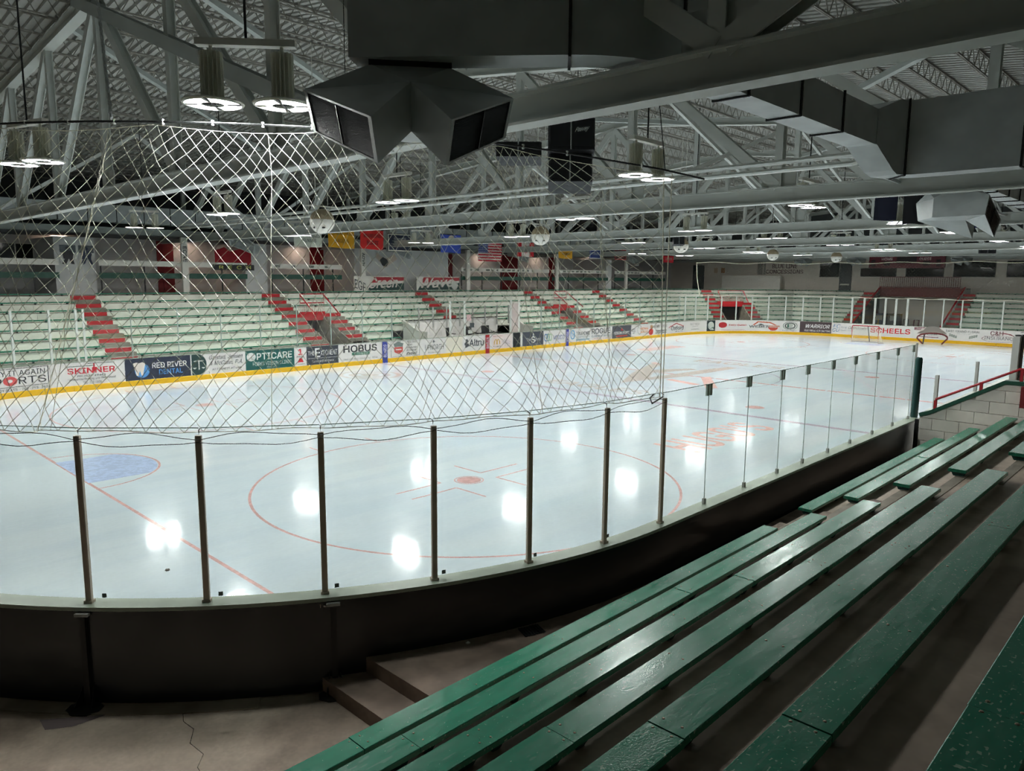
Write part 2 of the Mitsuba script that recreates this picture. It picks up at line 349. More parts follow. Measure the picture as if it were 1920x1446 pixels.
part(PF, 'kerb_fill', MB().add([(-25.95, -12.06, .34), (-25.95, -13.16, .34), (-21.8, -13.16, .34), (-22.8, -13.11, .34), (-24, -12.84, .34), (-25, -12.5, .34)], [(0, 1, 2), (0, 2, 3), (0, 3, 4), (0, 4, 5)])
     .add([(-25.95, -12.06, 0), (-25.95, -13.16, 0), (-25.95, -13.16, .34), (-25.95, -12.06, .34)], [(3, 2, 1, 0)]).box(-26.35, -25.951, -12.28, -11.82, 0, .17), 'm_step')

# ------------------------------------------------------------------ near boards: black outer skin, pale ledge, glass on posts, frameless glass on the straight
NB = thing('rink_boards', 'black backed rink boards with a pale ledge curving round the near corner', 'rink boards')
def near_line(o, x_end=-10.2):
    """Outline of the near boards from the middle of the left end round the corner to the opening, grown by o."""
    r = RC+o; pts = [(-L-o, y) for y in np.linspace(4, -CY, 6)[:-1]]
    pts += [(-CX-r*math.cos(a), -CY-r*math.sin(a)) for a in np.linspace(0, math.pi/2, 45)]
    pts += [(x, -W-o) for x in np.linspace(-CX, x_end, 10)[1:]]
    return np.array(pts)
def band(o0, z0, o1, z1, i0=0, i1=None, line=near_line):
    A, B = line(o0)[i0:i1], line(o1)[i0:i1]; n = len(A)
    v = np.vstack([np.hstack([A, np.full((n, 1), z0)]), np.hstack([B, np.full((n, 1), z1)])])
    return v, [(i, i+1, n+i+1, n+i) for i in range(n-1)]
cuts = [0, 5, 14, 22, 29, 36, 42, 49, 54, 58]
for a, b in zip(cuts[:-1], cuts[1:]):
    mb = MB(); mb.add(*band(.14, 0.02, .14, 1.035, a, b+1)); v, f = band(.10, 0.02, .10, 1.035, a, b+1); mb.add(v, np.array(f)[:, ::-1])
    e0, e1 = near_line(.14)[b], near_line(.10)[b]
    mb.add([(*e0, .02), (*e0, 1.035), (*e1, 1.035), (*e1, .02)], [(0, 1, 2, 3)])
    part(NB, 'outer_panel', mb, 'm_board_black', smooth=30)
mb = MB()
for o0, z0, o1, z1 in ((.0, 1.071, .155, 1.071), (.155, 1.071, .155, 1.03), (.155, 1.03, .0, 1.03)):
    v, f = band(o0, z0, o1, z1); mb.add(v, np.array(f)[:, ::-1])
part(NB, 'ledge', mb, 'm_ledge', smooth=30)
mb = MB()
for o0, z0, o1, z1 in ((-.1, 1.06, -.008, 1.06), (-.008, 1.06, -.008, 1.02), (-.1, 1.02, -.1, 1.06)):
    v, f = band(o0, z0, o1, z1); mb.add(v, np.array(f)[:, ::-1])
part(NB, 'ledge', mb, 'm_ledge', smooth=30)
v, f = band(-.06, .0, -.06, 1.02); part(NB, 'inner_panel', MB().add(v, np.array(f)[:, ::-1]), 'm_board_white', smooth=30)
v, f = band(-.075, .0, -.075, .2); part(NB, 'kick_plate', MB().add(v, np.array(f)[:, ::-1]), 'm_yellow', smooth=30)
for a in (-137.5, -120.9):     # the struts that hold the boards up from outside
    a = math.radians(a); d = np.array([math.cos(a), math.sin(a), 0]); c = np.array([-CX, -CY, 0]); tn = np.array([-d[1], d[0], 0])
    b = c+d*(RC+.16); mb = MB()
    st = thing('board_strut', 'black steel strut with a ribbed foot plate %s' % ('beside the concrete steps, holding the boards' if a > -2.2 else 'bolted to the floor at the left, holding the boards'), 'strut')
    part(st, 'upright', MB().ob(b+[0, 0, .02], b+[0, 0, .99], .06, .05, up=d), 'm_black')
    o = c+d*(RC+.24); ang = np.arange(8)*np.pi/4+.39
    pl = [o+.17*math.cos(t)*tn*1.1+.13*math.sin(t)*d for t in ang]
    part(st, 'foot_plate', MB().add([q+[0, 0, z] for z in (.002, .022) for q in pl], [(i, (i+1) % 8, 8+(i+1) % 8, 8+i) for i in range(8)]).poly([q+[0, 0, .022] for q in pl]), 'm_rubber')
    for s in (-1, 1):
        part(st, 'gusset', MB().add([b+tn*s*.05, b+tn*s*.05+[0, 0, .22], o+tn*s*.09+d*.04+[0, 0, .022], b+tn*s*.06+[0, 0, 0]+d*.004, b+tn*s*.06+[0, 0, .22], o+tn*s*.1+d*.04+[0, 0, .022]], [(0, 1, 2), (5, 4, 3), (0, 2, 5), (0, 5, 3), (1, 4, 5), (1, 5, 2)]), 'm_black')
    part(st, 'top_bracket', MB().ob(b+tn*-.07+[0, 0, 1.0]+d*.01, b+tn*.07+[0, 0, 1.0]+d*.01, .05, .03), 'm_post_grey')
hd = math.radians(-121.2); d = np.array([math.cos(hd), math.sin(hd), 0]); tn = np.array([-d[1], d[0], 0]); b = np.array([-CX, -CY, .985])+d*(RC+.15)
part(NB, 'latch', MB().tube([b-tn*.05, b-tn*.05+d*.03, b+tn*.05+d*.03, b+tn*.05], .006, 6).ob(b-tn*.09, b-tn*.08, .03, .03).ob(b+tn*.08, b+tn*.09, .03, .03), 'm_post')
# glass
GZ0, GZ1 = 1.062, 2.90
GB = thing('glass_barrier', 'clear safety glass on the near boards, metal posts round the corner and frameless panes along the benches', 'safety glass')
def cpt(a, o=0.0):
    a = math.radians(a); return np.array([-CX+(RC+o)*math.cos(a), -CY+(RC+o)*math.sin(a)])
post_ang = [-89.3-8.03*k for k in range(12)]
def pane(t, p, q, z0, z1, m='m_glass', edge='m_edge'):
    p, q = np.array([*p]), np.array([*q])
    part(t, 'glass_pane', MB().add([(*p, z0), (*q, z0), (*q, z1), (*p, z1)], [(0, 1, 2, 3)]), m)
nodes = [cpt(a, -.02) for a in post_ang]
def shrink(p, q, g=.012):
    d = (q-p)/np.linalg.norm(q-p); return p+d*g, q-d*g
for i in range(len(nodes)-1):
    p, q = shrink(nodes[i+1], nodes[i]); pane(GB, p, q, GZ0, GZ1)
    part(GB, 'top_edge', MB().ob((*p, GZ1), (*q, GZ1), .012, .006), 'm_edge')
    d = (q-p)/np.linalg.norm(q-p); s0 = p+d*.09; n = np.array([d[1], -d[0]])*.004
    part(GB, 'sticker', MB().add([(*(s0+n), 1.10), (*(s0+d*.045+n), 1.10), (*(s0+d*.045+n), 1.145), (*(s0+n), 1.145)], [(0, 1, 2, 3)]), col((92, 96, 96)))
for a in post_ang:
    p = cpt(a, .03); d = np.array([math.cos(math.radians(a)), math.sin(math.radians(a)), 0])
    part(GB, 'post', MB().ob((*p, 1.071), (*p, 2.83), .062, .05, up=d, ch=.008), 'm_post', smooth=False)
    part(GB, 'post_foot', MB().ob((*p, 1.071), (*p, 1.10), .085, .07, up=d), 'm_post')
    pi = cpt(a, -.03)
    part(GB, 'hook', MB().tube([(*cpt(a, .01), 2.82), (*cpt(a, .01), 2.88), (*pi, 2.89)], .006, 5), 'm_cable')
jx = [-21.69, -20.45, -19.17, -17.94, -16.87, -15.67, -14.48, -13.15, -11.79, -10.62, -10.28]
for i in range(len(jx)-1):
    p, q = np.array([jx[i]+.004, -W-.0]), np.array([jx[i+1]-.004, -W-.0]); pane(GB, p, q, GZ0, GZ1)
    part(GB, 'top_edge', MB().ob((*p, GZ1), (*q, GZ1), .012, .006), 'm_edge')
    if i:
        part(GB, 'joint', MB().box(jx[i]-.003, jx[i]+.003, -W-.006, -W+.006, GZ0, GZ1-.15), 'm_seam')
        for s in (-1, 1):
            part(GB, 'clip', MB().box(jx[i]+s*.012, jx[i]+s*.075, -W-.014, -W+.014, GZ1-.17, GZ1+.004), 'm_seam')
        part(GB, 'clip', MB().box(jx[i]-.03, jx[i]+.03, -W-.02, -W+.02, GZ0, GZ0+.09), 'm_post_grey')
GP = thing('padded_post', 'dark green padded post at the end of the near glass', 'post')
one(GP, MB().lathe([(.0, 1.07), (.075, 1.07), (.085, 1.1), (.085, 2.52), (.07, 2.57), (0, 2.58)], (-10.2, -13.0, 0), 16), 'm_green_pad', smooth=40)
part(GB, 'post', MB().ob((-10.24, -12.94, 1.07), (-10.24, -12.94, 2.93), .03, .04, up=(0, 1, 0)), 'm_post_grey')
EB = thing('board_end', 'black end of the near boards next to the white block wall', 'board end')
one(EB, MB().box(-10.2, -10.05, -13.14, -12.95, .34, 1.03), 'm_board_black')
ER = thing('rink_boards', 'near side boards beyond the opening, seen over the green capped wall', 'rink boards')
part(ER, 'panel', MB().box(-9.0, 12, -13.1, -12.98, 0, 1.04), 'm_board_white')
part(ER, 'ledge', MB().box(-9.0, 12, -13.16, -12.93, 1.04, 1.08), 'm_ledge')
for x, h in ((-8.42, 1.97), (-4.1, 2.0), (1.7, 2.5)):
    part(ER, 'post', MB().ob((x, -13.0, 1.08), (x, -13.0, h), .12 if x > 0 else .09, .09, up=(0, 1, 0), ch=.01), 'm_post_grey')
dp = thing('gate_post', 'thick grey and black gate post at the right edge of the picture above the red rail', 'post')
part(dp, 'frame', MB().box(-.4, -.12, -13.4, -13.2, .8, 2.6), 'm_post_grey'); part(dp, 'pad', MB().box(-.12, .3, -13.42, -13.2, .8, 2.65), 'm_black')

# ------------------------------------------------------------------ far and end boards with their advertisements
BT = 1.12
FB = thing('rink_boards', 'white rink boards with a yellow kick plate along the far side and round the far end', 'rink boards')
S0, S1 = -34.0, CX+RC*np.pi/2+CY+9.5
def strip(s0, s1, o0, z0, o1, z1, step=.35):
    n = max(2, int((s1-s0)/step)+1) if (max(abs(s0), abs(s1)) > CX) else 2
    if n > 2: ss = np.linspace(s0, s1, n)
    else: ss = np.array([s0, s1])
    x0, y0 = bp(ss, o0); x1, y1 = bp(ss, o1); n = len(ss)
    return np.vstack([np.stack([x0, y0, np.full(n, z0)], 1), np.stack([x1, y1, np.full(n, z1)], 1)]), [(i, i+1, n+i+1, n+i) for i in range(n-1)]
edges = list(np.arange(S0, S1, 2.44))+[S1]
for a, b in zip(edges[:-1], edges[1:]):
    for nm, bits, m in (('panel', ((.0, .19, .0, BT-.02),), 'm_board_white'), ('kick_plate', ((-.03, .0, -.03, .2), (-.03, .2, 0.0, .215)), 'm_yellow'),
                        ('cap_rail', ((-.015, BT-.02, -.015, BT), (-.015, BT, .16, BT), (.16, BT, .16, BT-.03)), 'm_ledge'), ('back_panel', ((.14, BT-.03, .14, 0.0),), 'm_board_black')):
        mb = MB()
        for o0, z0, o1, z1 in bits: mb.add(*strip(a+.002, b-.002, o0, z0, o1, z1))
        part(FB, nm, mb, m, smooth=30)
C_NAVY, C_DKG, C_TEAL, C_DK, C_W = (44, 50, 68), (36, 62, 60), (28, 88, 82), (58, 62, 70), (236, 234, 230)
RED, BLK, BLU, GRY, ORG = (196, 44, 56), (44, 46, 50), (60, 110, 170), (120, 124, 128), (224, 130, 40)
def t(s, c, x0, x1, y0, y1, b=False, sl=0.0): return ('t', s, c, x0, x1, y0, y1, b, sl)
def pg(c, *pts): return ('p', c, Polygon(pts))
def gg(c, g): return ('p', c, g)
def rc(c, x0, x1, y0, y1): return ('p', c, sbox(x0, y0, x1, y1))
def el(c, x, y, rx, ry, hole=0.0):
    g = affinity.scale(Point(0, 0).buffer(1, 24), rx, ry)
    if hole: g = g.difference(affinity.scale(Point(0, 0).buffer(1, 24), rx*hole, ry*hole))
    return ('p', c, affinity.translate(g, x, y))
def frame(c, x0, x1, y0, y1, w, h): return ('p', c, sbox(x0, y0, x1, y1).difference(sbox(x0+w, y0+h, x1-w, y1-h)))
ADS = [
 (-24.9, -22.55, C_W, 'white board advertisement in a black outline with an orange and pink ball for the letter O', [frame(BLK, .0, .97, .2, .97, .012, .02), t('PLAY IT AGAIN', BLK, .08, .92, .66, .88), t('SP', BLK, .06, .3, .3, .6), el((214, 90, 90), .42, .45, .1, .19, .35), t('RTS', BLK, .54, .93, .3, .6), t('EVERYBODY PLAYS - 701-795-1424', BLK, .02, .98, .04, .14)]),
 (-22.5, -19.95, C_W, 'white board advertisement with red capitals under grey roof lines', [t('SKINNER', RED, .2, .86, .5, .76, True), rc(RED, .555, .575, .56, .95), rc((110, 120, 118), .2, .58, .82, .85), rc((110, 120, 118), .48, .85, .92, .95), t('ROOFING', BLK, .33, .72, .36, .44), t('Commercial Roofing and Sheet Metal', BLK, .2, .86, .2, .31), t('701-772-3636', BLK, .4, .66, .05, .15)]),
 (-19.95, -17.35, C_NAVY, 'dark navy board advertisement with a white tooth and blue lettering', [el((88, 152, 214), .25, .42, .11, .33), pg((236, 226, 216), (.12, .78), (.17, .82), (.21, .78), (.26, .82), (.3, .74), (.28, .5), (.26, .2), (.235, .2), (.215, .42), (.19, .2), (.165, .2), (.14, .5)), t('RED RIVER', (228, 226, 224), .4, .94, .5, .76, True), t('DENTAL', (88, 152, 214), .5, .87, .18, .42, True)]),
 (-17.3, -14.95, C_W, 'white board advertisement with a green half disc of scales and italic serif names', [gg(C_DKG, affinity.translate(affinity.scale(Point(0, 0).buffer(1, 24), .16, .5), .11, .5).intersection(sbox(0, 0, 1, 1))), rc(C_DKG, .0, .12, .0, 1.), rc((214, 216, 210), .12, .14, .25, .72), rc((214, 216, 210), .04, .22, .66, .7), pg((214, 216, 210), (.01, .36), (.09, .36), (.05, .28)), pg((214, 216, 210), (.17, .36), (.25, .36), (.21, .28)), t('Galstad, Jensen', BLK, .32, .96, .66, .9, False, .35), t('& McCann, P.A.', BLK, .33, .97, .38, .62, False, .35), t('ATTORNEYS AT LAW', BLK, .37, .94, .16, .26)]),
 (-14.9, -12.5, C_TEAL, 'dark green board advertisement with a large white disc starting the word', [el((232, 234, 230), .11, .68, .09, .22), rc((200, 208, 204), .1, .18, .5, .68), t('PTICARE', (232, 234, 230), .22, .95, .5, .86, True), t('FORKS VISION CLINIC', (222, 228, 224), .14, .94, .2, .4), t('Since 1978', (222, 228, 224), .42, .62, .06, .14)]),
 (-12.45, -11.9, C_W, 'narrow white board advertisement with a red figure one', [t('1', RED, .3, .7, .6, .92, True), t('PAGE', BLK, .15, .85, .46, .56), pg(RED, (.2, .2), (.8, .2), (.6, .42), (.4, .42)), rc(GRY, .1, .9, .1, .12)]),
 (-11.85, -10.1, C_DK, 'charcoal board advertisement with white serif capitals', [t('THE', (236, 236, 234), .04, .24, .52, .76), t('E', (236, 236, 234), .26, .42, .4, .9, True), t('XPONENT', (236, 236, 234), .43, .97, .48, .78), rc((220, 220, 220), .03, .97, .34, .36), t('Your Local News Source', (230, 230, 228), .15, .85, .12, .26, False, .4)]),
 (-10.05, -7.62, C_W, 'white board advertisement with heavy black capitals over a green ribbon', [t('HOBUS', BLK, .1, .93, .52, .92, True), rc((50, 108, 88), .3, .74, .34, .5), t('PLUMBING', (220, 230, 220), .36, .7, .37, .47), t('CASEY HOBUS (701) 610-5555', GRY, .08, .94, .08, .18)]),
 (-6.95, -4.95, (234, 232, 226), 'white board advertisement in a thin frame with a red and grey crest', [frame(GRY, .02, .98, .03, .97, .01, .02), pg((120, 130, 126), (.16, .86), (.27, .97), (.38, .86), (.44, .84), (.4, .64), (.14, .64), (.1, .84)), pg((196, 76, 70), (.13, .62), (.41, .62), (.41, .34), (.27, .2), (.13, .34)), rc((236, 220, 214), .17, .37, .44, .52), t('Helping', BLK, .52, .86, .82, .93, False, .4), t('Our', BLK, .6, .74, .67, .78, False, .4), t('Students', BLK, .52, .88, .5, .62, False, .4), t('Achieve', BLK, .53, .86, .34, .46, False, .4), t('Excel!', BLK, .54, .88, .1, .28, True, .4)]),
 (-4.9, -3.1, C_W, 'white board advertisement with tall black capitals under a small star', [t('UPNORTH', BLK, .16, .9, .3, .62), t('PIZZA PUB', BLK, .28, .76, .08, .16), pg(BLK, (.5, .92), (.52, .82), (.58, .8), (.52, .78), (.5, .68), (.48, .78), (.42, .8), (.48, .82))]),
 (-1.8, -.12, C_W, 'white board advertisement with a grey leaf mark and large grey lettering', [t('Altru', (70, 74, 78), .28, .96, .3, .76, True), el((70, 74, 78), .16, .68, .06, .12), el((70, 74, 78), .12, .48, .07, .1), el((70, 74, 78), .2, .4, .07, .1), el((70, 74, 78), .13, .3, .05, .06)]),
 (.5, 2.25, (238, 222, 216), 'pale pink board advertisement with a golden arched letter', [t('Best Wishes', (190, 110, 100), .06, .5, .82, .9), gg((196, 158, 60), unary_union([affinity.translate(affinity.scale(Point(0, 0).buffer(1, 24), .09, .34).difference(affinity.scale(Point(0, 0).buffer(1, 24), .05, .28)), xx, .32).intersection(sbox(0, .3, 1, 1)) for xx in (.18, .3)])), t('Proudly 2', BLK, .08, .4, .1, .2), *[pg((184, 180, 196), (.7, .4), (.7+.2*math.cos(a), .4+.26*math.sin(a)), (.7+.2*math.cos(a+.2), .4+.26*math.sin(a+.2))) for a in np.arange(0, 6.2, .7)]]),
 (3.15, 5.1, (70, 74, 84), 'slate board advertisement with ornate white lettering and a fork', [t('The', (222, 222, 224), .18, .4, .34, .56), t('S', (236, 232, 226), .4, .6, .2, .66, True), t('pud', (222, 222, 224), .6, .86, .26, .56), rc((222, 222, 224), .48, .52, .66, .92), t('GRAND FORKS', (190, 190, 196), .3, .74, .08, .16)]),
 (5.12, 7.25, C_W, 'white board advertisement with three linked outlined drops and thin blue capitals', [el(BLU, .1, .5, .075, .28, .72), el((90, 150, 150), .2, .5, .075, .28, .72), el((150, 190, 140), .3, .5, .075, .28, .72), t('MIDCO', (64, 80, 140), .46, .96, .3, .62)]),
 (7.72, 9.98, C_W, 'white board advertisement with a blue ring emblem and grey capitals', [el((92, 150, 196), .14, .56, .11, .36, .76), t('TH', (92, 150, 196), .07, .21, .42, .7, True), t('TRUHOME', (96, 96, 98), .3, .96, .48, .76, True), t('PROPERTY SOLUTIONS', (120, 140, 150), .3, .94, .3, .4), rc((150, 176, 190), .3, .94, .08, .2)]),
 (10.0, 12.35, C_W, 'white board advertisement with very large grey capitals', [t('ROGUE', (86, 88, 92), .04, .94, .48, .92, True), t('PLUMBING & HEATING', (110, 116, 130), .03, .96, .22, .4), t('Call 701-739-7473', (190, 110, 90), .08, .92, .06, .16)]),
 (12.45, 14.75, (74, 76, 84), 'charcoal board advertisement with white capitals, a red peak and a red band', [t('BISON FORD', (232, 230, 226), .1, .9, .3, .52, True), pg(RED, (.44, .6), (.5, .86), (.56, .6)), rc((190, 70, 60), .2, .8, .1, .22)]),
 (14.8, 17.1, C_W, 'white board advertisement with small black rows and an orange outlined map', [rc(GRY, .04, .2, .6, .66), rc(GRY, .02, .22, .44, .5), rc(GRY, .06, .18, .28, .34), el((170, 170, 160), .45, .55, .12, .4, .86), t('MINN', ORG, .5, .92, .52, .72), t('DAKOTA', ORG, .5, .95, .26, .44)]),
 (17.1, 19.6, C_W, 'white board advertisement with a red cartoon handyman shape and grey capitals', [el((190, 150, 110), .12, .72, .07, .16), el((196, 60, 54), .1, .3, .12, .28), t('ACME TOOLS', (120, 118, 112), .26, .98, .62, .86, True), rc((96, 100, 100), .36, .96, .28, .38), rc((96, 100, 100), .34, .96, .12, .2)]),
 (19.65, 22.15, C_W, 'white board advertisement with a red roof over heavy grey lettering', [t('Oxford', (72, 76, 84), .2, .94, .26, .66, True), pg((176, 60, 64), (.05, .56), (.5, .92), (.95, .6), (.95, .54), (.5, .84), (.07, .5)), t('REALTY', (72, 76, 84), .46, .9, .08, .18)]),
 (22.25, 24.75, (238, 236, 230), 'white board advertisement with small spaced grey capitals, by the dark face sign', [t('EAST WEST', (150, 150, 146), .26, .72, .62, .78), rc((180, 180, 176), .36, .64, .48, .52), rc((180, 180, 176), .3, .7, .2, .26)]),
 (24.8, 25.65, (40, 54, 56), 'small dark board panel with a pale hooded face in profile', [el((206, 212, 204), .5, .52, .36, .38), el((62, 112, 96), .56, .38, .22, .22), el((40, 54, 56), .34, .46, .14, .16), pg((206, 212, 204), (.6, .3), (.92, .16), (.8, .1), (.4, .12))]),
 (25.95, 28.55, C_W, 'white board advertisement with a red oval and dark red italic words', [el((186, 52, 56), .16, .56, .15, .27), t('DQ', (240, 230, 226), .07, .25, .42, .7, True), t('Dairy Queen', (186, 60, 60), .38, .96, .44, .64, True, .3), rc((220, 190, 186), .1, .9, .08, .12)]),
 (28.6, 31.2, C_W, 'white board advertisement with an orange house outline over grey capitals', [pg((206, 96, 60), (.14, .56), (.3, .92), (.7, .84), (.9, .56), (.84, .56), (.68, .76), (.32, .84), (.2, .56)), pg((76, 80, 84), (.3, .56), (.4, .72), (.5, .56)), t('WEBER', (76, 78, 80), .03, .68, .32, .54, True), rc((206, 150, 130), .64, .98, .42, .54), gg((202, 80, 62), affinity.translate(affinity.scale(Point(0, 0).buffer(1, 20), .15, .3), .78, .36).intersection(sbox(0, 0, 1, .36)))]),
 (31.25, 32.65, C_W, 'white board panel with a ringed dark emblem holding a letter', [el((110, 130, 120), .5, .55, .4, .4, .9), el((52, 66, 62), .5, .55, .3, .31, .78), t('E', (44, 96, 78), .34, .66, .38, .74, True), t('EAST SIDE', GRY, .1, .9, .04, .14)]),
 (32.7, 35.15, (74, 58, 62), 'dark maroon board advertisement with outlined white capitals', [t('WARRIOR', (236, 234, 236), .17, .95, .42, .78, True, .3), t('ELECTRICAL CONTRACTING', (226, 222, 224), .15, .97, .1, .28, True)]),
 (35.25, 37.9, C_W, 'white board advertisement with stacked blue initials behind the goal', [t('FC', BLU, .03, .22, .56, .88, False, .3), t('CU', BLU, .0, .2, .2, .5, False, .3), t('First', (150, 160, 176), .25, .42, .52, .72), t('Community', BLK, .46, .99, .44, .74, False, .3), t('Credit Union', (150, 160, 176), .24, .6, .3, .42)]),
 (37.95, 41.1, C_W, 'white board advertisement with one very large red word', [t('SCHEELS', (206, 40, 48), .06, .96, .3, .74, True)]),
 (41.2, 43.3, (238, 236, 232), 'white board advertisement with a maroon block, half behind the tipped goal', [rc((112, 48, 62), .02, .5, .72, .96), t('CHAMPION', (240, 234, 234), .06, .46, .76, .92, True), t('701.741.8685', (76, 66, 72), .2, .75, .34, .48, True), rc((140, 90, 110), .2, .8, .14, .2)]),
 (43.35, 45.55, C_W, 'white board advertisement with grey capitals above two leaf sprays', [t('EAST GRAND FLORAL', (110, 112, 112), .0, .98, .68, .86, True), t('218-773-5400', (170, 176, 174), .32, .7, .54, .62)]+[el((122, 136, 126), .12+.06*i, .4-.05*i+.05*j, .03, .045) for i in range(4) for j in (0, 2.2)]+[el((122, 136, 126), .88-.06*i, .4-.05*i+.05*j, .03, .045) for i in range(4) for j in (0, 2.2)]),
 (45.6, 47.75, C_W, 'white board advertisement with tall serif capitals and a maroon swoosh', [t('C&H', (112, 56, 62), .24, .6, .58, .92, True), t('INSURANCE', (84, 72, 76), .08, .96, .24, .5), el((150, 120, 124), .48, .3, .48, .26, .94), pg((132, 48, 56), (.6, .82), (.8, .74), (.96, .52), (.99, .4), (.9, .56), (.76, .68), (.6, .74))]),
 (47.85, 50.0, C_W, 'white board advertisement between two dark lines at the right end of the far boards', [t('ROSS', (84, 88, 92), .12, .9, .3, .66), rc((70, 74, 78), .02, .98, .1, .14), rc((70, 74, 78), .02, .98, .9, .94)]),
]
AZ0, AZ1 = .222, BT-.024
for s0, s1, pc, lab, items in ADS:
    a = thing('board_advertisement', lab, 'advertisement', 'advertisements on the rink boards')
    mb = MB(); mb.add(*strip(s0, s1, -.004, AZ0, -.004, AZ1)); part(a, 'panel', mb, col(pc, .25))
    groups = {}
    for n, it in enumerate(items):
        w, h = s1-s0, AZ1-AZ0
        if it[0] == 't':
            _, s, c, x0, x1, y0, y1, b, sl = it
            text_fit(groups.setdefault(('lettering', tuple(c)), MB()), s, s0+x0*w, s0+x1*w, AZ0+y0*h, AZ0+y1*h, on_boards(.005+.001*(n % 12)), b, sl)
        else:
            g = affinity.affine_transform(it[2], [w, 0, 0, h, s0, AZ0])
            groups.setdefault(('emblem', tuple(it[1])), MB()).ext(g, .003, on_boards(.005+.001*(n % 12)))
    for (nm, c), m in groups.items():
        if m.v: part(a, nm, m, col(c, .3))
for s0, s1, c, lab, txt in ((-7.47, -7.15, (54, 66, 150), 'blue line stripe up the far boards, left of the crest sign', 'BOARDS'), (-.06, .26, (170, 40, 44), 'red centre line stripe up the far boards', 'EAGLES'), (7.32, 7.6, (60, 60, 150), 'blue line stripe up the far boards, left of the ring emblem sign', 'BOARDS')):
    a = thing('line_marker', lab, 'board marker'); part(a, 'stripe', MB().add(*strip(s0, s1, -.038, .0, -.038, BT-.02)), col(c, .3))
    mb = MB(); f0 = on_boards(.04)
    text_fit(mb, txt, .3, .95, 0, .2, lambda v: f0(np.stack([s1-.06-v[:, 1], v[:, 0], v[:, 2]], 1)), True); part(a, 'lettering', mb, col((214, 210, 226)))
for s0, s1, c in ((-3.1, -1.85, (240, 234, 216)), (2.3, 2.95, (26, 30, 32)), (2.97, 3.13, (236, 236, 228))):
    part(FB, 'gate_panel', MB().add(*strip(s0, s1, -.006, .215, -.006, BT-.02)), col(c, .3))

# far and end glass
FG = thing('glass_barrier', 'clear safety glass on white posts along the far boards and round the far end', 'safety glass')
def pole_s(s, z0, z1, w, m='m_post_white', nm='post'):
    x, y = bp(s, .05); x2, y2 = bp(s, 1.05)
    part(FG, nm, MB().ob((float(x), float(y), z0), (float(x), float(y), z1), w, .07, up=(float(x2-x), float(y2-y), 0)), m)
GT = 3.12
post_s = [-26.3, -25.0, -23.7, -22.45, -21.55, -21.3]
E0 = CX+RC*np.pi/2
for s in post_s: pole_s(s, BT, GT, .07)
arc_posts = list(np.arange(22.2, E0-.5, 1.33)); end_posts = [E0+CY-y for y in (4.45, 3.0)]+[E0+CY-y for y in (2.1, 1.3, .55, -.2, -1.0)]+[E0+CY-y for y in (-2.15, -3.4, -4.6, -5.85, -7.1)]
for s in arc_posts+end_posts: pole_s(s, BT, GT, .15 if E0+CY-3.05 < s < E0+CY+1.1 else .085)
allp = post_s[:4]+[-21.55]+list(np.arange(-19.6, -5.5, 1.83))+[-5.0]
allq = [4.9]+list(np.arange(6.7, 21.8, 1.83))+arc_posts+end_posts
for P in (allp, allq):
    for a, b in zip(P[:-1], P[1:]):
        (xa, xb), (ya, yb) = bp(np.array([a+.02, b-.02]), .03)
        pane(FG, (xa, ya), (xb, yb), BT, GT, 'm_glass_far')
        if abs(a) < CX: pole_s(a, BT, GT, .018, 'm_seam', 'joint')
for P in (arc_posts, end_posts):
    for a, b in zip(P[:-1], P[1:]):
        (xa, xb), (ya, yb) = bp(np.array([a, b]), .05); part(FG, 'top_rail', MB().ob((xa, ya, GT), (xb, yb, GT), .03, .03), 'm_post_white')

# ------------------------------------------------------------------ stands
RUN, RISE, ZT0, YR = 0.692, 0.3475, 0.33, 13.8
def zt(i): return ZT0+RISE*i
class Seg:
    """One straight side of a stand: u runs along it, d away from the ice."""
    def __init__(s, o, ux, dx): s.o, s.u, s.d = np.array(o, float), np.array(ux, float), np.array(dx, float)
    def p(s, u, d, z): q = s.o+s.u*u+s.d*d; return (q[0], q[1], z)
    def block(s, mb, u0, u1, d0, d1, z0, z1):
        v = [s.p(u, d, z) for z in (z0, z1) for u, d in ((u0, d0), (u1, d0), (u1, d1), (u0, d1))]
        f = np.array(BOXF)
        if s.u[0]*s.d[1]-s.u[1]*s.d[0] < 0: f = f[:, ::-1]
        return mb.add(v, f)
R2 = math.sqrt(.5)
FAR = Seg((0, YR), (1, 0), (0, 1)); DIAG = Seg((CX+9.4*R2, CY+9.4*R2), (R2, -R2), (R2, R2)); END = Seg((31.3, 0), (0, -1), (1, 0)); NEAR = Seg((0, -YR), (1, 0), (0, -1))
def limits(d):
    y = YR+d; x = CX+math.sqrt(2)*(9.4+d)-(y-CY); t0 = ((x-CX)-(y-CY))*R2
    xe = 31.3+d; ye = CY+math.sqrt(2)*(9.4+d)-(xe-CX); t1 = ((xe-CX)-(ye-CY))*R2
    return x, t0, t1, ye
def cut(a, b, gaps):
    iv = [(a, b)]
    for g0, g1 in gaps:
        nx = []
        for p, q in iv:
            if g1 <= p or g0 >= q: nx.append((p, q)); continue
            if g0 > p: nx.append((p, g0))
            if g1 < q: nx.append((g1, q))
        iv = nx
    return [(p, q) for p, q in iv if q-p > .15]
A_FAR = [(-19.96, -18.9), (-10.73, -9.64), (-.2, .85), (9.98, 11.0), (18.2, 19.2)]
V_FAR = [(-9.64, -7.15), (11.0, 13.4)]; BOX_FAR = (-5.1, 4.4)
A_DIAG = [(-2.2, -1.25)]; V_DIAG = [(-1.25, 1.9)]; A_END = [(-4.44, 3.95)]
NROW = 9
PLANK = shape(MB().ob((0, 0, 0), (1, 0, 0), .22, .045, ch=.006), 'm_green_far')
def far_gaps(i):
    return A_FAR+(V_FAR if 1 <= i <= 5 else [])+([BOX_FAR] if i <= 2 else [])
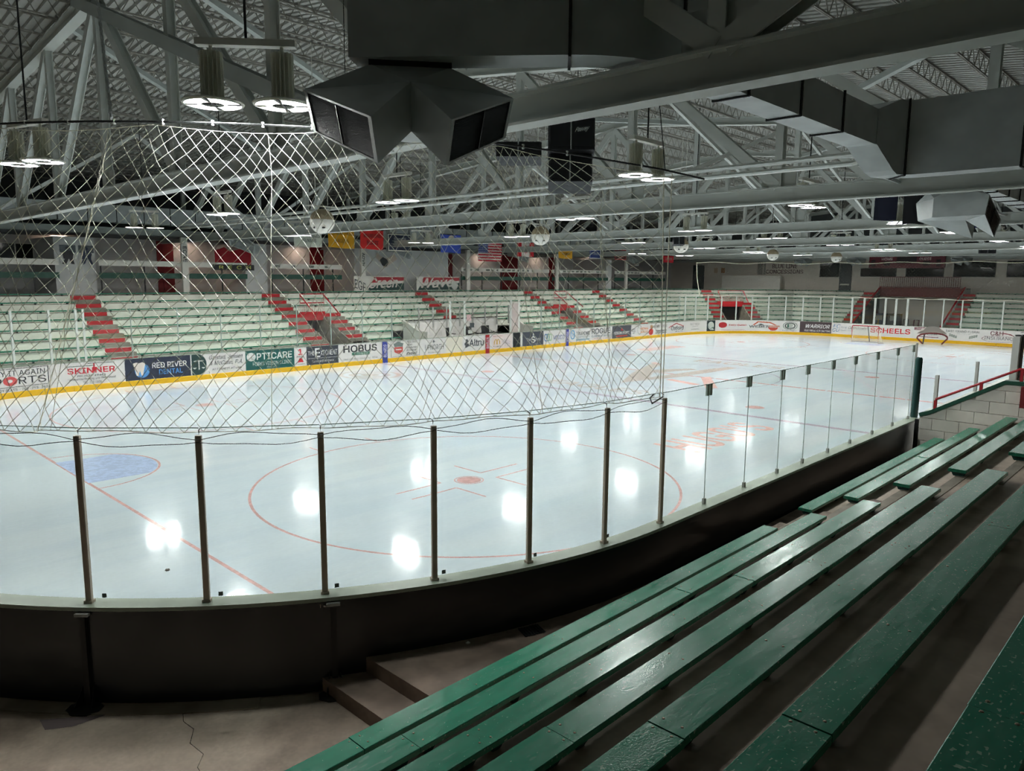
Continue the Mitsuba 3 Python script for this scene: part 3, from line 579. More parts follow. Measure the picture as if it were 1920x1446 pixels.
SECT = {'far': ['left of first red stairway', 'between first and second red stairways', 'between second and third red stairways', 'between third and fourth red stairways', 'between fourth and fifth red stairways', 'right of fifth red stairway'],
        'bend': ['on the bend, left of stairway', 'on the bend, right of stairway'], 'end': ['on end stand, left of wide tunnel', 'on end stand, right of wide tunnel']}
ST = thing('grandstand', 'pale concrete grandstand rising behind the far side and far end boards', None, None, 'structure')
def where(seg, u):
    if seg is FAR: return SECT['far'][sum(u > g[0]+.3 for g in A_FAR)]
    if seg is DIAG: return SECT['bend'][int(u > -1.5)]
    return SECT['end'][int(u > 0)]
treads = MB(); back = MB(); bench_seen = {}
BRK = MB().box(-.03, .03, -.07, .07, 0, .068)
for i in range(NROW):
    d = RUN*i; lx, t0, t1, ye = limits(d); lx2, t02, t12, ye2 = limits(d+RUN)
    rows = [(FAR, -29.0, lx, far_gaps(i)), (DIAG, t0, t1, A_DIAG+(V_DIAG if 1 <= i <= 5 else [])), (END, -ye, 13.5, A_END)]
    for seg, a, b, gaps in rows:
        # the risers, in panels as cast, and the treads between them
        for p, q in cut(a, b, [g for g in gaps if g not in A_FAR+A_DIAG]):
            n = max(1, round((q-p)/2.44))
            for k in range(n):
                u0, u1 = p+(q-p)*k/n, p+(q-p)*(k+1)/n
                mb = MB(); seg.block(mb, u0+.006, u1-.006, d, d+.05, zt(i)+.0, zt(i+1)-.002); part(ST, 'riser_panel', mb, 'm_riser' if (k+i) % 3 else 'm_riser_b')
            seg.block(treads, p, q, d+.051, d+RUN, zt(i+1)-.06, zt(i+1)-.001)
            seg.block(back, p, q, d+.05, d+.07, zt(i)-.05, zt(i+1)-.07)
        for p, q in cut(a+.03, b-.03, gaps):
            w = where(seg, (p+q)/2); nth = bench_seen.setdefault((w, i), 0); bench_seen[(w, i)] += 1
            extra = '' if nth == 0 else (', beyond the tunnel' if i > 0 else ', beyond the white box')
            if seg is FAR and i <= 2 and p > 4: extra = ', right of the scorer box'
            if seg is FAR and i in (1, 2) and q < -4.9 and p > -8: extra = ', left of the scorer box'
            bn = thing('bleacher_bench', 'green plank bench, %s row up, %s%s' % (ORD[i], w, extra), 'bench', 'green plank benches on the far stands')
            n = max(1, round((q-p)/3.66))
            for k in range(n):
                mb = MB(); u0, u1 = p+(q-p)*k/n+.003, p+(q-p)*(k+1)/n-.003
                mb.ob(seg.p(u0, d+.02, .767+RISE*i), seg.p(u1, d+.02, .767+RISE*i), .22, .046); part(bn, 'plank', mb, 'm_green_far')
            mb = MB()
            for u in np.arange(p+.15, q, 1.22): seg.block(mb, u-.03, u+.03, d-.05, d+.07, zt(i+1), .745+RISE*i)
            part(bn, 'bracket', mb, 'm_black')
part(ST, 'tread', treads, 'm_tread')
part(ST, 'riser_backing', back, 'm_mortar')
# promenade behind the top row
zc = zt(NROW); d9 = RUN*NROW; lx, t0, t1, ye = limits(d9)
mb = MB(); mb.box(-44, lx, YR+d9, 25, zc-.1, zc).box(31.3+d9, 39, -25, ye, zc-.1, zc)
mb.add([(lx, YR+d9, zc), (31.3+d9, ye, zc), (39, ye, zc), (39, 25, zc), (lx, 25, zc)], [(0, 1, 2), (0, 2, 3), (0, 3, 4)])
part(ST, 'promenade', mb, 'm_tread')
# a low kerb wall behind the far boards
part(ST, 'front_kerb', MB().box(-29, 24, 13.16, 13.75, .0, .33), 'm_tread')
def stairs(seg, u0, u1, rows, lab, side=None):
    t = thing('stairway', lab, 'stairs', 'red edged stairways of the far stands')
    for i in rows:
        d = RUN*i; mb = MB()
        seg.block(mb, u0+.01, u1-.01, d-.012, d, zt(i)+.174, zt(i+1)+.001); part(t, 'red_riser', mb, 'm_red')
        mb = MB(); seg.block(mb, u0+.0, u1+.08, d-.35, d-.013, zt(i), zt(i)+.174); part(t, 'half_step', mb, 'm_halfstep')
        if side is not None or seg is END:
            mb = MB(); seg.block(mb, u0+.01, u1-.01, d, d+RUN, zt(i)-.05, zt(i+1)); part(t, 'tread', mb, 'm_halfstep')
    return t
for k, (a, b) in enumerate(A_FAR):
    stairs(FAR, a, b, range(3 if k == 2 else 0, NROW), 'red and grey stairway of the far stand, %s from the left%s' % (ORD[k], ', stopping above the scorer box' if k == 2 else ''))
stairs(DIAG, -2.2, -1.25, range(NROW), 'red and grey stairway on the bend of the far stand, left of the small tunnel')
stairs(END, -4.44, -3.35, range(NROW), 'red and grey stairway on the end stand, left of the wide tunnel')
stairs(END, 3.0, 3.95, range(NROW), 'red and grey stairway on the end stand, right of the wide tunnel')
stairs(FAR, -8.2, -7.15, range(2, 6), 'short red and grey stairway right of the first small tunnel', 1)
stairs(FAR, 12.4, 13.4, range(2, 6), 'short red and grey stairway right of the second small tunnel', 1)
stairs(DIAG, 1.0, 1.9, range(2, 6), 'short red and grey stairway right of the small tunnel on the bend', 1)
def guard(t, p, m='m_rail_red', r=.03):
    part(t, 'rail', MB().tube(p, r, 6), m)
def tunnel(seg, u0, u1, lab):
    """A small opening in the stand with side walls, a red lintel and a pipe rail over it."""
    t = thing('tunnel', lab, 'tunnel', None, 'structure')
    d1, d6 = RUN*1, RUN*6
    for u in (u0, u1-.06):
        mb = MB()
        q = [seg.p(u, d1, .33), seg.p(u, d6, .33), seg.p(u, d6, zt(6)+.1), seg.p(u, d1, zt(1)+.35)]; w = [seg.p(u+.06, d1, .33), seg.p(u+.06, d6, .33), seg.p(u+.06, d6, zt(6)+.1), seg.p(u+.06, d1, zt(1)+.35)]
        mb.poly(q).poly(w, True).add([q[3], q[2], w[2], w[3]], [(0, 1, 2, 3)]).add([q[0], q[3], w[3], w[0]], [(0, 1, 2, 3)]); part(t, 'side_wall', mb, 'm_halfstep')
    mb = MB(); seg.block(mb, u0-.05, u1+.05, d6-.75, d6-.69, zt(6)-.35, zt(6)+.12); part(t, 'lintel', mb, 'm_red')
    mb = MB(); seg.block(mb, u0, u1, d6-.69, d6+.02, zt(6)-.06, zt(6)-.01); part(t, 'roof', mb, 'm_halfstep')
    mb = MB(); seg.block(mb, u0, u1, d6+.0, d6+.05, .33, zt(6)); part(t, 'back', mb, 'm_black')
    g = thing('guard_rail', 'red pipe guard rail over the %s' % lab.split(', ')[0], 'railing')
    zl = zt(6)+.12; D = d6-.72
    P = lambda u, d, z: seg.p(u, d, z)
    guard(g, [P(u0, D, zl), P(u0, D, zl+.95), P(u1, D, zl+.95), P(u1, D, zl)]); guard(g, [P(u0, D, zl+.48), P(u1, D, zl+.48)])
    for u in (u0, u1): guard(g, [P(u, D, zl+.9), P(u, D-1.6, zl-.15)]); 
    mb = MB()
    for u in np.arange(u0+.12, u1, .12): mb.tube([P(u, D, zl), P(u, D, zl+.48)], .008, 4)
    part(g, 'baluster', mb, 'm_rail_red')
tunnel(FAR, -9.64, -8.2, 'first small tunnel of the far stand, right of the second red stairway')
tunnel(FAR, 11.0, 12.4, 'second small tunnel of the far stand, right of the fourth red stairway')
tunnel(DIAG, -1.25, 1.0, 'small tunnel on the bend of the far stand, behind the board emblem sign')

# wide tunnel in the end stand
wt = thing('tunnel', 'wide tunnel through the end stand with grey walls and a red lintel', 'tunnel', None, 'structure')
for y, n in ((3.35, 0), (-3.0, 0)):
    mb = MB(); s = .09 if y < 0 else -.09
    q = [(31.4, y, 0), (37.6, y, 0), (37.6, y, 3.95), (31.4, y, .95)]; w = [(a, y-s, c) for a, b, c in q]
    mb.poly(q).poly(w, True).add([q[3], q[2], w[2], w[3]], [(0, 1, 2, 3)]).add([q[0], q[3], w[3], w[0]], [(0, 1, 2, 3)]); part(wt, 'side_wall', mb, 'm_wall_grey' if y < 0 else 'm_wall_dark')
    part(wt, 'wall_cap', MB().ob((31.4, y, .97), (37.6, y, 3.97), .12, .06), 'm_rail_red')
part(wt, 'lintel', MB().box(37.4, 37.6, -3.0, 3.35, 3.15, 3.9), 'm_maroon')
part(wt, 'back_wall', MB().box(42.0, 42.1, -5.5, 6, 0, 3.9), 'm_wall_dark'); part(wt, 'inner_wall', MB().box(37.6, 42, 3.3, 3.4, 0, 3.9).box(37.6, 42, -3.1, -3.0, 0, 3.9), 'm_wall_grey')
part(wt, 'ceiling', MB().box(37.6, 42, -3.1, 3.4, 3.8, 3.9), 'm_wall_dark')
tb = thing('tube_light', 'lit tube light on the ceiling inside the wide tunnel', 'light')
part(tb, 'housing', MB().box(38.2, 38.35, .9, 2.3, 3.7, 3.79), 'm_white')
part(tb, 'tube', MB().box(38.2, 38.35, .92, 2.28, 3.66, 3.695), 'm_white', emitter={'type': 'area', 'radiance': {'type': 'rgb', 'value': [9, 7.6, 5.4]}})
gr = thing('guard_rail', 'maroon guard rail of close upright bars above the wide tunnel in the end stand', 'railing')
for z in (3.95, 4.78): part(gr, 'rail', MB().ob((37.55, -2.65, z), (37.55, 3.4, z), .04, .05), 'm_maroon')
for y in np.arange(-2.65, 3.41, 6.05/38): part(gr, 'bar', MB().ob((37.55, y, 3.95), (37.55, y, 4.78), .03, .03, up=(1, 0, 0)), 'm_maroon')
for y0, lab, ins in ((2.6, 'grey blue storage tub against the left wall of the wide tunnel', (78, 88, 100)), (1.5, 'dark cabinet with a pale label in the wide tunnel', (72, 74, 72))):
    c = thing('equipment_box', lab, 'equipment'); part(c, 'body', MB().box(35.5, 36.3, y0-.45, y0+.45, 0.0, 1.75), col(ins)); part(c, 'label_plate', MB().box(35.47, 35.499, y0-.25, y0+.25, 1.2, 1.6), col((150, 152, 146)))
sl = thing('step_ladder', 'yellow step ladder in front of the tub in the wide tunnel', 'ladder')
for s in (-.2, .2): part(sl, 'rail', MB().ob((34.6, 2.6+s, 0), (35.0, 2.6+s*.6, 1.3), .05, .05), col((196, 160, 40)))
for z in (.3, .6, .9): part(sl, 'step', MB().box(34.62+z*.3, 34.8+z*.3, 2.4, 2.8, z, z+.03), col((196, 160, 40)))
for y, lab, c in ((-.05, 'maroon hand cart leaning in the wide tunnel', (96, 50, 62)), (.75, 'grey upright machine handle in the wide tunnel', (120, 122, 120))):
    h = thing('hand_cart', lab, 'cart'); part(h, 'frame', MB().tube([(36, y-.18, .1), (36.3, y-.18, 1.3), (36.3, y+.18, 1.3), (36, y+.18, .1)], .05, 6), col(c)); part(h, 'base', MB().box(35.7, 36.2, y-.25, y+.25, .02, .12), 'm_black')
dr_ = thing('door_1', None, None, None, 'structure'); part(dr_, 'panel', MB().box(41.9, 41.99, -1.9, -.6, 0, 2.6), 'm_door_dark'); part(dr_, 'sign', MB().box(41.88, 41.899, -1.4, -.9, 2.1, 2.3), col((190, 200, 196)))

# scorer box at the middle of the far side
sb = thing('scorer_box', 'white panelled scorer box with glass along its back, at the middle of the far side', 'scorer box')
for k in range(8):
    part(sb, 'back_panel', MB().box(-4.25+.94*k+.008, -4.25+.94*(k+1)-.008, 15.3, 15.36, .33, 1.95), 'm_board_white')
part(sb, 'back_ledge', MB().box(-4.3, 4.4, 15.24, 15.42, 1.951, 1.99), 'm_black')
for k in range(8):
    pane(sb, (-4.25+1.06*k+.02, 15.34), (-4.25+1.06*(k+1)-.02, 15.34), 2.0, 2.75)
    part(sb, 'glass_support', MB().box(-3.2+1.06*k-.025, -3.2+1.06*k+.025, 15.2, 15.29, 1.5, 2.7), 'm_post_grey')
for x, s in ((-4.3, 1), (4.35, -1)):
    q = [(x, 13.2, .33), (x, 15.3, .33), (x, 15.3, 2.0), (x, 13.9, 1.45), (x, 13.2, 1.45)]; mb = MB().poly(q).poly([(a+.05, b, c) for a, b, c in q], True)
    part(sb, 'side_wall', mb, 'm_offwhite'); part(sb, 'side_cap', MB().ob((x+.02, 13.9, 1.46), (x+.02, 15.3, 2.01), .09, .05), 'm_white')
part(sb, 'bench', MB().box(-4.2, 4.3, 14.9, 15.29, .7, .76), 'm_board_white')
part(sb, 'counter', MB().box(-.9, 1.7, 13.3, 13.75, 1.14, 1.17), 'm_black')
for x in (-2.55, -1.45, 2.35, 3.1): part(sb, 'post', MB().ob((x, 13.25, .33), (x, 13.25, 3.1), .1, .08, up=(0, 1, 0)), 'm_post_white')
for x, z0, z1, c in ((-1.1, 1.95, 2.3, (226, 190, 190)), (-.85, 1.55, 1.82, (70, 76, 78)), (-1.0, 1.2, 1.42, (210, 214, 206))):
    n = thing('notice', 'small %s notice taped to the scorer box glass' % ('pink' if c[0] > 220 else 'black' if c[0] < 80 else 'white'), 'notice'); one(n, MB().box(x-.17, x+.17, 13.26, 13.27, z0, z1), col(c))
def chair(x, y, w, lab):
    c = thing('office_chair', lab, 'chair', 'black chairs in the scorer box'); z = .9
    part(c, 'seat', MB().box(x-w, x+w, y-.25, y+.22, z, z+.08), 'm_black'); part(c, 'backrest', MB().ob((x, y+.2, z+.12), (x, y+.28, z+.62), w*1.9, .07, up=(0, 1, 0), ch=.02), 'm_black')
    part(c, 'post', MB().tube([(x, y, .42), (x, y, z)], .03, 6), 'm_post')
    for s in (-1, 1): part(c, 'arm', MB().box(x+s*w-.03, x+s*w+.03, y-.2, y+.1, z+.25, z+.29), 'm_black'); part(c, 'foot', MB().ob((x, y, .45), (x+s*.26, y-.1, .36), .05, .03), 'm_black')
chair(-1.75, 14.1, .17, 'small black stool with a low back, leftmost in the scorer box'); chair(-.15, 14.1, .26, 'black chair in the middle of the scorer box'); chair(1.35, 14.2, .34, 'wide black chair behind the red line marker in the scorer box')
pb = thing('penalty_gate', 'maroon and white gate at the right end of the scorer box', 'gate'); part(pb, 'panel', MB().box(2.4, 3.05, 13.22, 13.26, 1.12, 2.9), col((206, 190, 184))); part(pb, 'bar', MB().box(2.98, 3.06, 13.2, 13.24, 1.12, 3.1), 'm_white')

# ------------------------------------------------------------------ concourse behind the far stand
def slab(t, nm, x0, x1, y0, y1, z0, z1, m): return part(t, nm, MB().box(x0, x1, y0, y1, z0, z1), m)
gaps = [(-19.9, -18.2), (-10.7, -9.3), (-4.6, 5.2), (14.6, 15.0), (22.4, 23.4)]
for k, (a, b) in enumerate(cut(-29, 31.5, gaps)):
    h = thing('leaning_rail', 'white leaning board over a green board, standing place %s from the left behind the far stand' % ORD[k], 'railing', 'leaning rails behind the far stand')
    slab(h, 'white_board', a, b, 20.88, 20.94, 4.85, 5.12, 'm_white'); slab(h, 'green_board', a, b, 20.9, 20.95, 4.25, 4.52, 'm_green_paint')
    for x in np.arange(a+.1, b, 2.0): slab(h, 'post', x-.03, x+.03, 20.955, 21.0, zc, 5.1, 'm_black')
    if k in (2, 3, 4, 5):
        mb = MB(); n = max(2, int((b-a)/.6))
        for j in range(n):
            if rng.random() < .7: mb.box(a+.2+j*.55, a+.2+j*.55+rng.uniform(.15, .4), 20.872, 20.879, 4.92, 5.05)
        if mb.v: part(h, 'lettering', mb, col((120, 126, 120)))
for k, x in enumerate((-14.15, -3.15, 5.72, 15.4, 24.9)):
    c = thing('column', 'white square column %s from the left behind the far stand' % ORD[k], 'column', None, 'structure'); slab(c, 'shaft', x-.16, x+.16, 20.7, 20.86, zc, 6.35, 'm_white')
    if k < 2: mb = MB(); text_fit(mb, 'ADVN' if k else 'ECNE', 0, .8, 0, .2, lambda v: np.stack([x-.1+v[:, 1], 20.69-v[:, 2], 5.9-v[:, 0]], 1), True); part(c, 'lettering', mb, col((60, 62, 64)))
pw = struct('partition', MB().box(-19.9, -18.15, 21.5, 25, zc, 6.18), 'm_wall_grey')
struct('partition', MB().box(-10.65, -9.35, 21.2, 25, zc, 6.2), 'm_wall_grey'); struct('partition', MB().box(-3.2, 4.6, 21.6, 25, zc, 6.2), 'm_wall_grey'); struct('partition', MB().box(22.5, 23.3, 21.2, 25, zc, 6.1), 'm_wall_grey')
def poster(x, w, body, lab):
    p = thing('player_poster', lab, 'poster'); part(p, 'sheet', MB().box(x-w/2, x+w/2, 21.46, 21.495, 4.92, 5.8), col((206, 206, 204)))
    part(p, 'band', MB().box(x-w/2, x+w/2, 21.452, 21.459, 5.45, 5.8), col((84, 92, 98)))
    g = unary_union([Point(0, .62).buffer(.09), Polygon([(-.2, 0), (-.24, .3), (-.12, .5), (.12, .5), (.24, .3), (.18, 0)]), Polygon([(-.1, .1), (-.28, -.3), (-.1, -.3), (.05, .1)]), Polygon([(0, .1), (.12, -.3), (.26, -.3), (.18, .1)])])
    part(p, 'figure', MB().ext(g, .004, lambda v: np.stack([x+v[:, 0], 21.45-v[:, 2], 5.15+v[:, 1]*.8], 1)), col(body))
poster(-19.33, .68, (40, 40, 44), 'poster of a skater in dark clothing, left of the pair on the pale wall behind the far stand'); poster(-18.54, .66, (44, 54, 78), 'poster of a skater in navy clothing, right of the pair on the pale wall behind the far stand')
for k, x in enumerate((-21.05, -20.3, -19.45)):
    w = thing('window_%d' % (k+1), None, None, None, 'structure'); part(w, 'pane', MB().box(x-.37, x+.37, 24.95, 24.99, 5.2, 5.9), 'm_window'); part(w, 'frame', MB().box(x-.4, x-.37, 24.93, 24.995, 5.2, 5.93).box(x+.37, x+.4, 24.93, 24.995, 5.2, 5.93).box(x-.4, x+.4, 24.93, 24.995, 5.9, 5.94), 'm_white')
n = 1
for x0, x1, z0 in ((-13.95, -13.05, zc), (-4.35, -3.35, zc), (6.9, 7.95, zc), (13.2, 15.2, zc), (19.2, 20.2, zc)):
    n += 1; d = thing('door_%d' % n, None, None, None, 'structure'); part(d, 'frame', MB().box(x0, x1, 24.93, 24.99, z0, 6.3), 'm_red_dark'); part(d, 'leaf', MB().box(x0+.3, x1-.3, 24.9, 24.925, z0, 6.2), 'm_red_dark')
bn = thing('crest_banner', 'large red winged banner with black lower edge hanging behind the far stand', 'banner')
part(bn, 'cloth', MB().ext(Polygon([(-12.45, 5.0), (-12.45, 5.75), (-11.9, 5.95), (-11.6, 5.72), (-10.4, 6.05), (-10.4, 5.0)]), .02, lambda v: np.stack([v[:, 0], 21.0-v[:, 2], v[:, 1]], 1)), col((150, 30, 40), .8))
part(bn, 'black_band', MB().box(-12.65, -10.3, 20.86, 20.872, 4.72, 5.02), 'm_black')
mb = MB(); text_fit(mb, 'R  E  C  H', -12.3, -10.5, 4.78, 4.97, lambda v: np.stack([v[:, 0], 20.855-v[:, 2], v[:, 1]], 1), True); part(bn, 'lettering', mb, col((190, 190, 96)))
sg = thing('team_sign', 'long red and green sign with sweeping white script, left of the third stairway', 'sign'); sh = thing('team_sign', 'long red and green sign with sweeping white script and a round crest, right of the third stairway', 'sign')
for s_, x0, x1, wd in ((sg, -3.95, -.1, 'Green'), (sh, .95, 4.75, 'Wave')):
    part(s_, 'board', MB().box(x0, x1, 20.6, 20.64, 3.55, 4.47), 'm_white'); xa = x0+(.9 if s_ is sg else 0)
    part(s_, 'red_field', MB().ext(Polygon([(xa+.4, 4.05), (xa+.6, 4.42), (x1, 4.42), (x1, 4.2)]), .004, lambda v: np.stack([v[:, 0], 20.599-v[:, 2], v[:, 1]], 1)), col((170, 44, 54)))
    part(s_, 'green_field', MB().ext(Polygon([(xa+.1, 3.58), (xa+.3, 3.85), (x1, 4.05), (x1, 3.58)]), .004, lambda v: np.stack([v[:, 0], 20.599-v[:, 2], v[:, 1]], 1)), col((38, 70, 66)))
    mb = MB(); text_fit(mb, wd, xa+.25, x1-.5, 3.68, 4.34, lambda v: np.stack([v[:, 0], 20.592-v[:, 2]*1.0, v[:, 1]+.1*(v[:, 0]-xa)/3], 1), True, .35); part(s_, 'lettering', mb, col((232, 224, 218)))
mb = MB(); text_fit(mb, 'EGF', -3.9, -3.1, 3.75, 4.3, lambda v: np.stack([v[:, 0], 20.592-v[:, 2], v[:, 1]-.35*(v[:, 0]+3.9)], 1)); part(sg, 'lettering', mb, col((70, 74, 76)))
part(sh, 'crest', MB().ext(Point(4.3, 3.9).buffer(.3), .004, lambda v: np.stack([v[:, 0], 20.586-v[:, 2], v[:, 1]], 1)), col((206, 210, 204)))
hb = thing('crest_sign', 'black and white crest in a folded pale frame on the grey wall behind the far stand', 'sign'); part(hb, 'crest', MB().ext(Polygon([(-1.1, 5.15), (-1.3, 5.5), (-1.05, 5.7), (-.75, 5.55), (-.6, 5.35), (-.8, 5.1)]), .03, lambda v: np.stack([v[:, 0], 21.55-v[:, 2], v[:, 1]], 1)), col((50, 56, 56)))
part(hb, 'panel', MB().ext(Polygon([(-1.5, 6.0), (-1.2, 5.75), (-.75, 5.62), (-.1, 5.9), (.1, 5.6), (-.9, 5.0), (-1.6, 5.7)]), .02, lambda v: np.stack([v[:, 0], 21.58-v[:, 2], v[:, 1]], 1)), col((206, 190, 176)))
# soffit over the concourse with small recessed lights
struct('soffit', MB().box(-44, 39, 21.2, 25.2, 6.36, 6.5), 'm_wall_dark')
for k, x in enumerate((-18.9, -12.3, -5.3, 2.6, 10.8, 17.5, 24.4)):
    d = thing('downlight', 'small warm recessed light under the concourse soffit, %s from the left' % ORD[k], 'light', 'recessed lights over the far concourse')
    part(d, 'trim', MB().box(x-.34, x+.34, 24.05, 24.65, 6.335, 6.358), 'm_white')
    part(d, 'lens', MB().add([(x-.3, 24.1, 6.33), (x+.3, 24.1, 6.33), (x+.3, 24.6, 6.33), (x-.3, 24.6, 6.33)], [(3, 2, 1, 0)]), 'm_white', emitter={'type': 'area', 'radiance': {'type': 'rgb', 'value': list(DOWNLIGHT)}})

# ------------------------------------------------------------------ end wall: windows, door, signs
def win(n, y0, y1, z0, z1):
    w = thing('window_%d' % n, None, None, None, 'structure')
    part(w, 'pane', MB().box(38.95, 38.99, y0, y1, z0, z1), 'm_window')
    part(w, 'frame', MB().box(38.93, 38.995, y0-.05, y0, z0-.05, z1+.05).box(38.93, 38.995, y1, y1+.05, z0-.05, z1+.05).box(38.93, 38.995, y0, y1, z1, z1+.05).box(38.93, 38.995, y0, y1, z0-.05, z0), 'm_wall_dark')
win(4, 7.45, 9.1, 4.8, 6.05); win(5, 2.65, 5.5, 4.85, 5.5); win(6, -1.0, 1.8, 4.85, 5.5); win(7, -4.65, -1.8, 4.86, 6.03); win(8, -9.0, -5.5, 4.86, 6.03)
d = thing('door_7', None, None, None, 'structure'); part(d, 'panel', MB().box(38.94, 38.99, 6.3, 7.35, zc, 5.95), 'm_door_dark'); part(d, 'sign', MB().box(38.92, 38.939, 6.45, 7.25, 4.02, 4.16), col((190, 190, 180)))
def wall_text(s, y0, y1, z0, z1, x, nm, lab):
    t_ = thing(nm, lab, 'lettering'); mb = MB(); text_fit(mb, s, 0, y0-y1, 0, z1-z0, lambda v: np.stack([x-v[:, 2], y0-v[:, 0], z0+v[:, 1]], 1), True); one(t_, mb, col((92, 62, 62)))
wall_text('BLUE LINE', 13.75, 11.3, 5.55, 5.95, 38.99, 'wall_lettering', 'upper line of brown capitals on the end wall'); wall_text('CONCESSIONS', 14.35, 10.7, 5.05, 5.42, 38.99, 'wall_lettering', 'lower, longer line of brown capitals on the end wall')
cs = thing('concession_counter', 'pale concession counter with two closed shutters at the left of the end wall', 'counter')
part(cs, 'counter', MB().box(37.9, 38.2, 12.4, 18.4, zc, 4.85), 'm_white'); part(cs, 'shutter', MB().box(38.93, 38.98, 15.3, 17.6, 4.95, 6.2), col((214, 206, 196))); part(cs, 'shutter', MB().box(38.93, 38.98, 14.7, 15.2, 4.95, 6.2).box(38.93, 38.98, 14.4, 14.6, 4.95, 6.2), col((150, 146, 138)))
dd = thing('door_8', None, None, None, 'structure'); part(dd, 'panel', MB().box(38.93, 38.98, 21.0, 22.3, zc, 5.9), 'm_door_dark')
for y, c, lab in ((19.7, (196, 176, 150), 'tan poster on the end wall near the corner'), (18.9, (170, 130, 90), 'small brown framed notice on the end wall near the corner')):
    q = thing('wall_poster', lab, 'poster'); one(q, MB().box(38.95, 38.99, y-.2, y+.2, 5.1, 5.6), col(c))
# scoreboard hanging in front of the end wall
sc = thing('scoreboard', 'dark red scoreboard with an orange clock hanging before the end wall', 'scoreboard')
part(sc, 'case', MB().box(36.0, 36.25, -1.8, 3.9, 5.49, 6.42), col((96, 26, 38), .35))
def sct(s, y0, y1, z0, z1, c, nm='lettering', em=None):
    mb = MB(); text_fit(mb, s, 0, y0-y1, 0, z1-z0, lambda v: np.stack([35.985-v[:, 2], y0-v[:, 0], z0+v[:, 1]], 1), True)
    part(sc, nm, mb, col(c), **({'emitter': {'type': 'area', 'radiance': {'type': 'rgb', 'value': em}}} if em else {}))
part(sc, 'clock_face', MB().box(35.975, 35.99, .25, 1.75, 5.88, 6.4), col((34, 20, 22)))
for k, s in enumerate('1146'): sct(s, 1.55-.32*k-(.02 if k > 1 else 0), 1.55-.32*k-.24, 5.95, 6.34, (255, 120, 20), 'digit', [1.6, .42, .03])
sct('HOME', 2.9, 2.05, 6.12, 6.34, (222, 206, 206)); sct('GUEST', .05, -.85, 6.12, 6.34, (222, 206, 206))
for y0 in (2.25, -.75): part(sc, 'score_panel', MB().box(35.975, 35.99, y0, y0+.5, 5.7, 6.05), col((34, 20, 22)))
for y0, z in ((3.4, 5.62), (3.4, 5.95), (-1.5, 5.62), (-1.5, 5.95)): part(sc, 'score_panel', MB().box(35.975, 35.99, y0, y0+.3, z, z+.22), col((34, 20, 22)))
for y in (-1.2, 3.3): part(sc, 'hanger', MB().tube([(36.1, y, 6.42), (36.1, y, 11)], .01, 4), 'm_cable')

# ------------------------------------------------------------------ near stand: concrete rows and the green plank benches
NS = thing('grandstand', 'dark concrete rows of the near stand under the green benches', None, None, 'structure')
AX0, AX1 = -19.94, -18.71
tr, rs, hs = MB(), MB(), MB()
for i in range(11):
    d = RUN*i
    NEAR.block(rs, -40, -11.0, d, d+.05, zt(i)-(.33 if i == 0 else 0), zt(i+1)-.002); NEAR.block(tr, -40, -11.0, d+.051, d+RUN, zt(i+1)-.06, zt(i+1)-.001)
    NEAR.block(hs, AX0+.1, AX1-.1, d-.33, d-.002, zt(i), zt(i)+.174)
part(NS, 'riser', rs, 'm_riser_near'); part(NS, 'tread', tr, 'm_concrete'); part(NS, 'half_step', hs, 'm_step')
SCREW = shape(MB().lathe([(.0, .0), (.009, .0), (.007, .004), (0, .005)], (0, 0, 0), 8), 'm_screw')
def near_bench(i, x0, x1, xs, lab):
    b = thing('bleacher_bench', lab, 'bench', 'green plank benches of the near stand')
    y, z = -YR-.02-RUN*i, .767+RISE*i
    for k, (p, q) in enumerate(zip(xs[:-1], xs[1:])):
        w = .223+.004*math.sin(i*7+k*3); dz = .003*math.sin(i*5+k*2.3)
        part(b, 'plank', MB().ob((p+.003, y, z+dz), (q-.003, y, z+dz), w, .046, ch=.005), 'm_green')
        for x in list(np.arange(p+.07, q, 1.19)):
            for s in (-.05, .06): part(b, 'screw', SCREW, at=T().translate([float(x+.01*math.sin(x*9)), y+s, z+dz+.0225]))
    for x in sorted({*[p+.12 for p in xs[:-1]], *[q-.12 for q in xs[1:]], *np.arange(x0+1.2, x1-.5, 1.2)}):
        v = []
        for zz, hw in ((z-.023, .095), (z-.09, .06)): v += [(x-.035, y-hw, zz), (x+.035, y-hw, zz), (x+.035, y+hw, zz), (x-.035, y+hw, zz)]
        part(b, 'bracket', MB().add(v, np.array(BOXF)[:, ::-1]), 'm_green_pad')
for i in range(9):
    xs = [AX0-3.66*k for k in range(6)][::-1]
    near_bench(i, xs[0], AX0, xs, 'long dark green plank bench left of the near aisle, %s row from the boards' % ORD[i])
for i in range(7):
    xs = [AX1, AX1+3.66, -11.08-.02*i] if i < 6 else [AX1, AX1+3.66, -11.3]
    near_bench(i, AX1, -11.1, xs, 'green plank bench between near aisle and white block wall, %s row from the boards' % ORD[i])
nose = MB()
for i in range(8): NEAR.block(nose, AX0-.25, AX1+.25, RUN*i+.0, RUN*i+.13, zt(i+1)-.001, zt(i+1)+.006)
part(NS, 'nosing', nose, 'm_halfstep')
dg = thing('drain_grate', 'black iron drain grate in the concrete beside the near boards', 'drain')
part(dg, 'frame', MB().add([(-24.32, -12.78, .345), (-24.06, -12.86, .345), (-24.14, -13.07, .345), (-24.4, -12.98, .345)], [(3, 2, 1, 0)]), 'm_black')
mb = MB()
for k in range(7):
    a = np.array([-24.31+.036*k, -12.79-.011*k, .35]); mb.ob(a, a+[-.08, -.2, 0], .014, .008)
part(dg, 'bar', mb, 'm_rubber')
litter = thing('paper_scrap', 'tiny white paper scrap on the concrete beside the near boards', 'litter'); one(litter, MB().box(-24.98, -24.94, -12.63, -12.6, .34, .352), 'm_white')

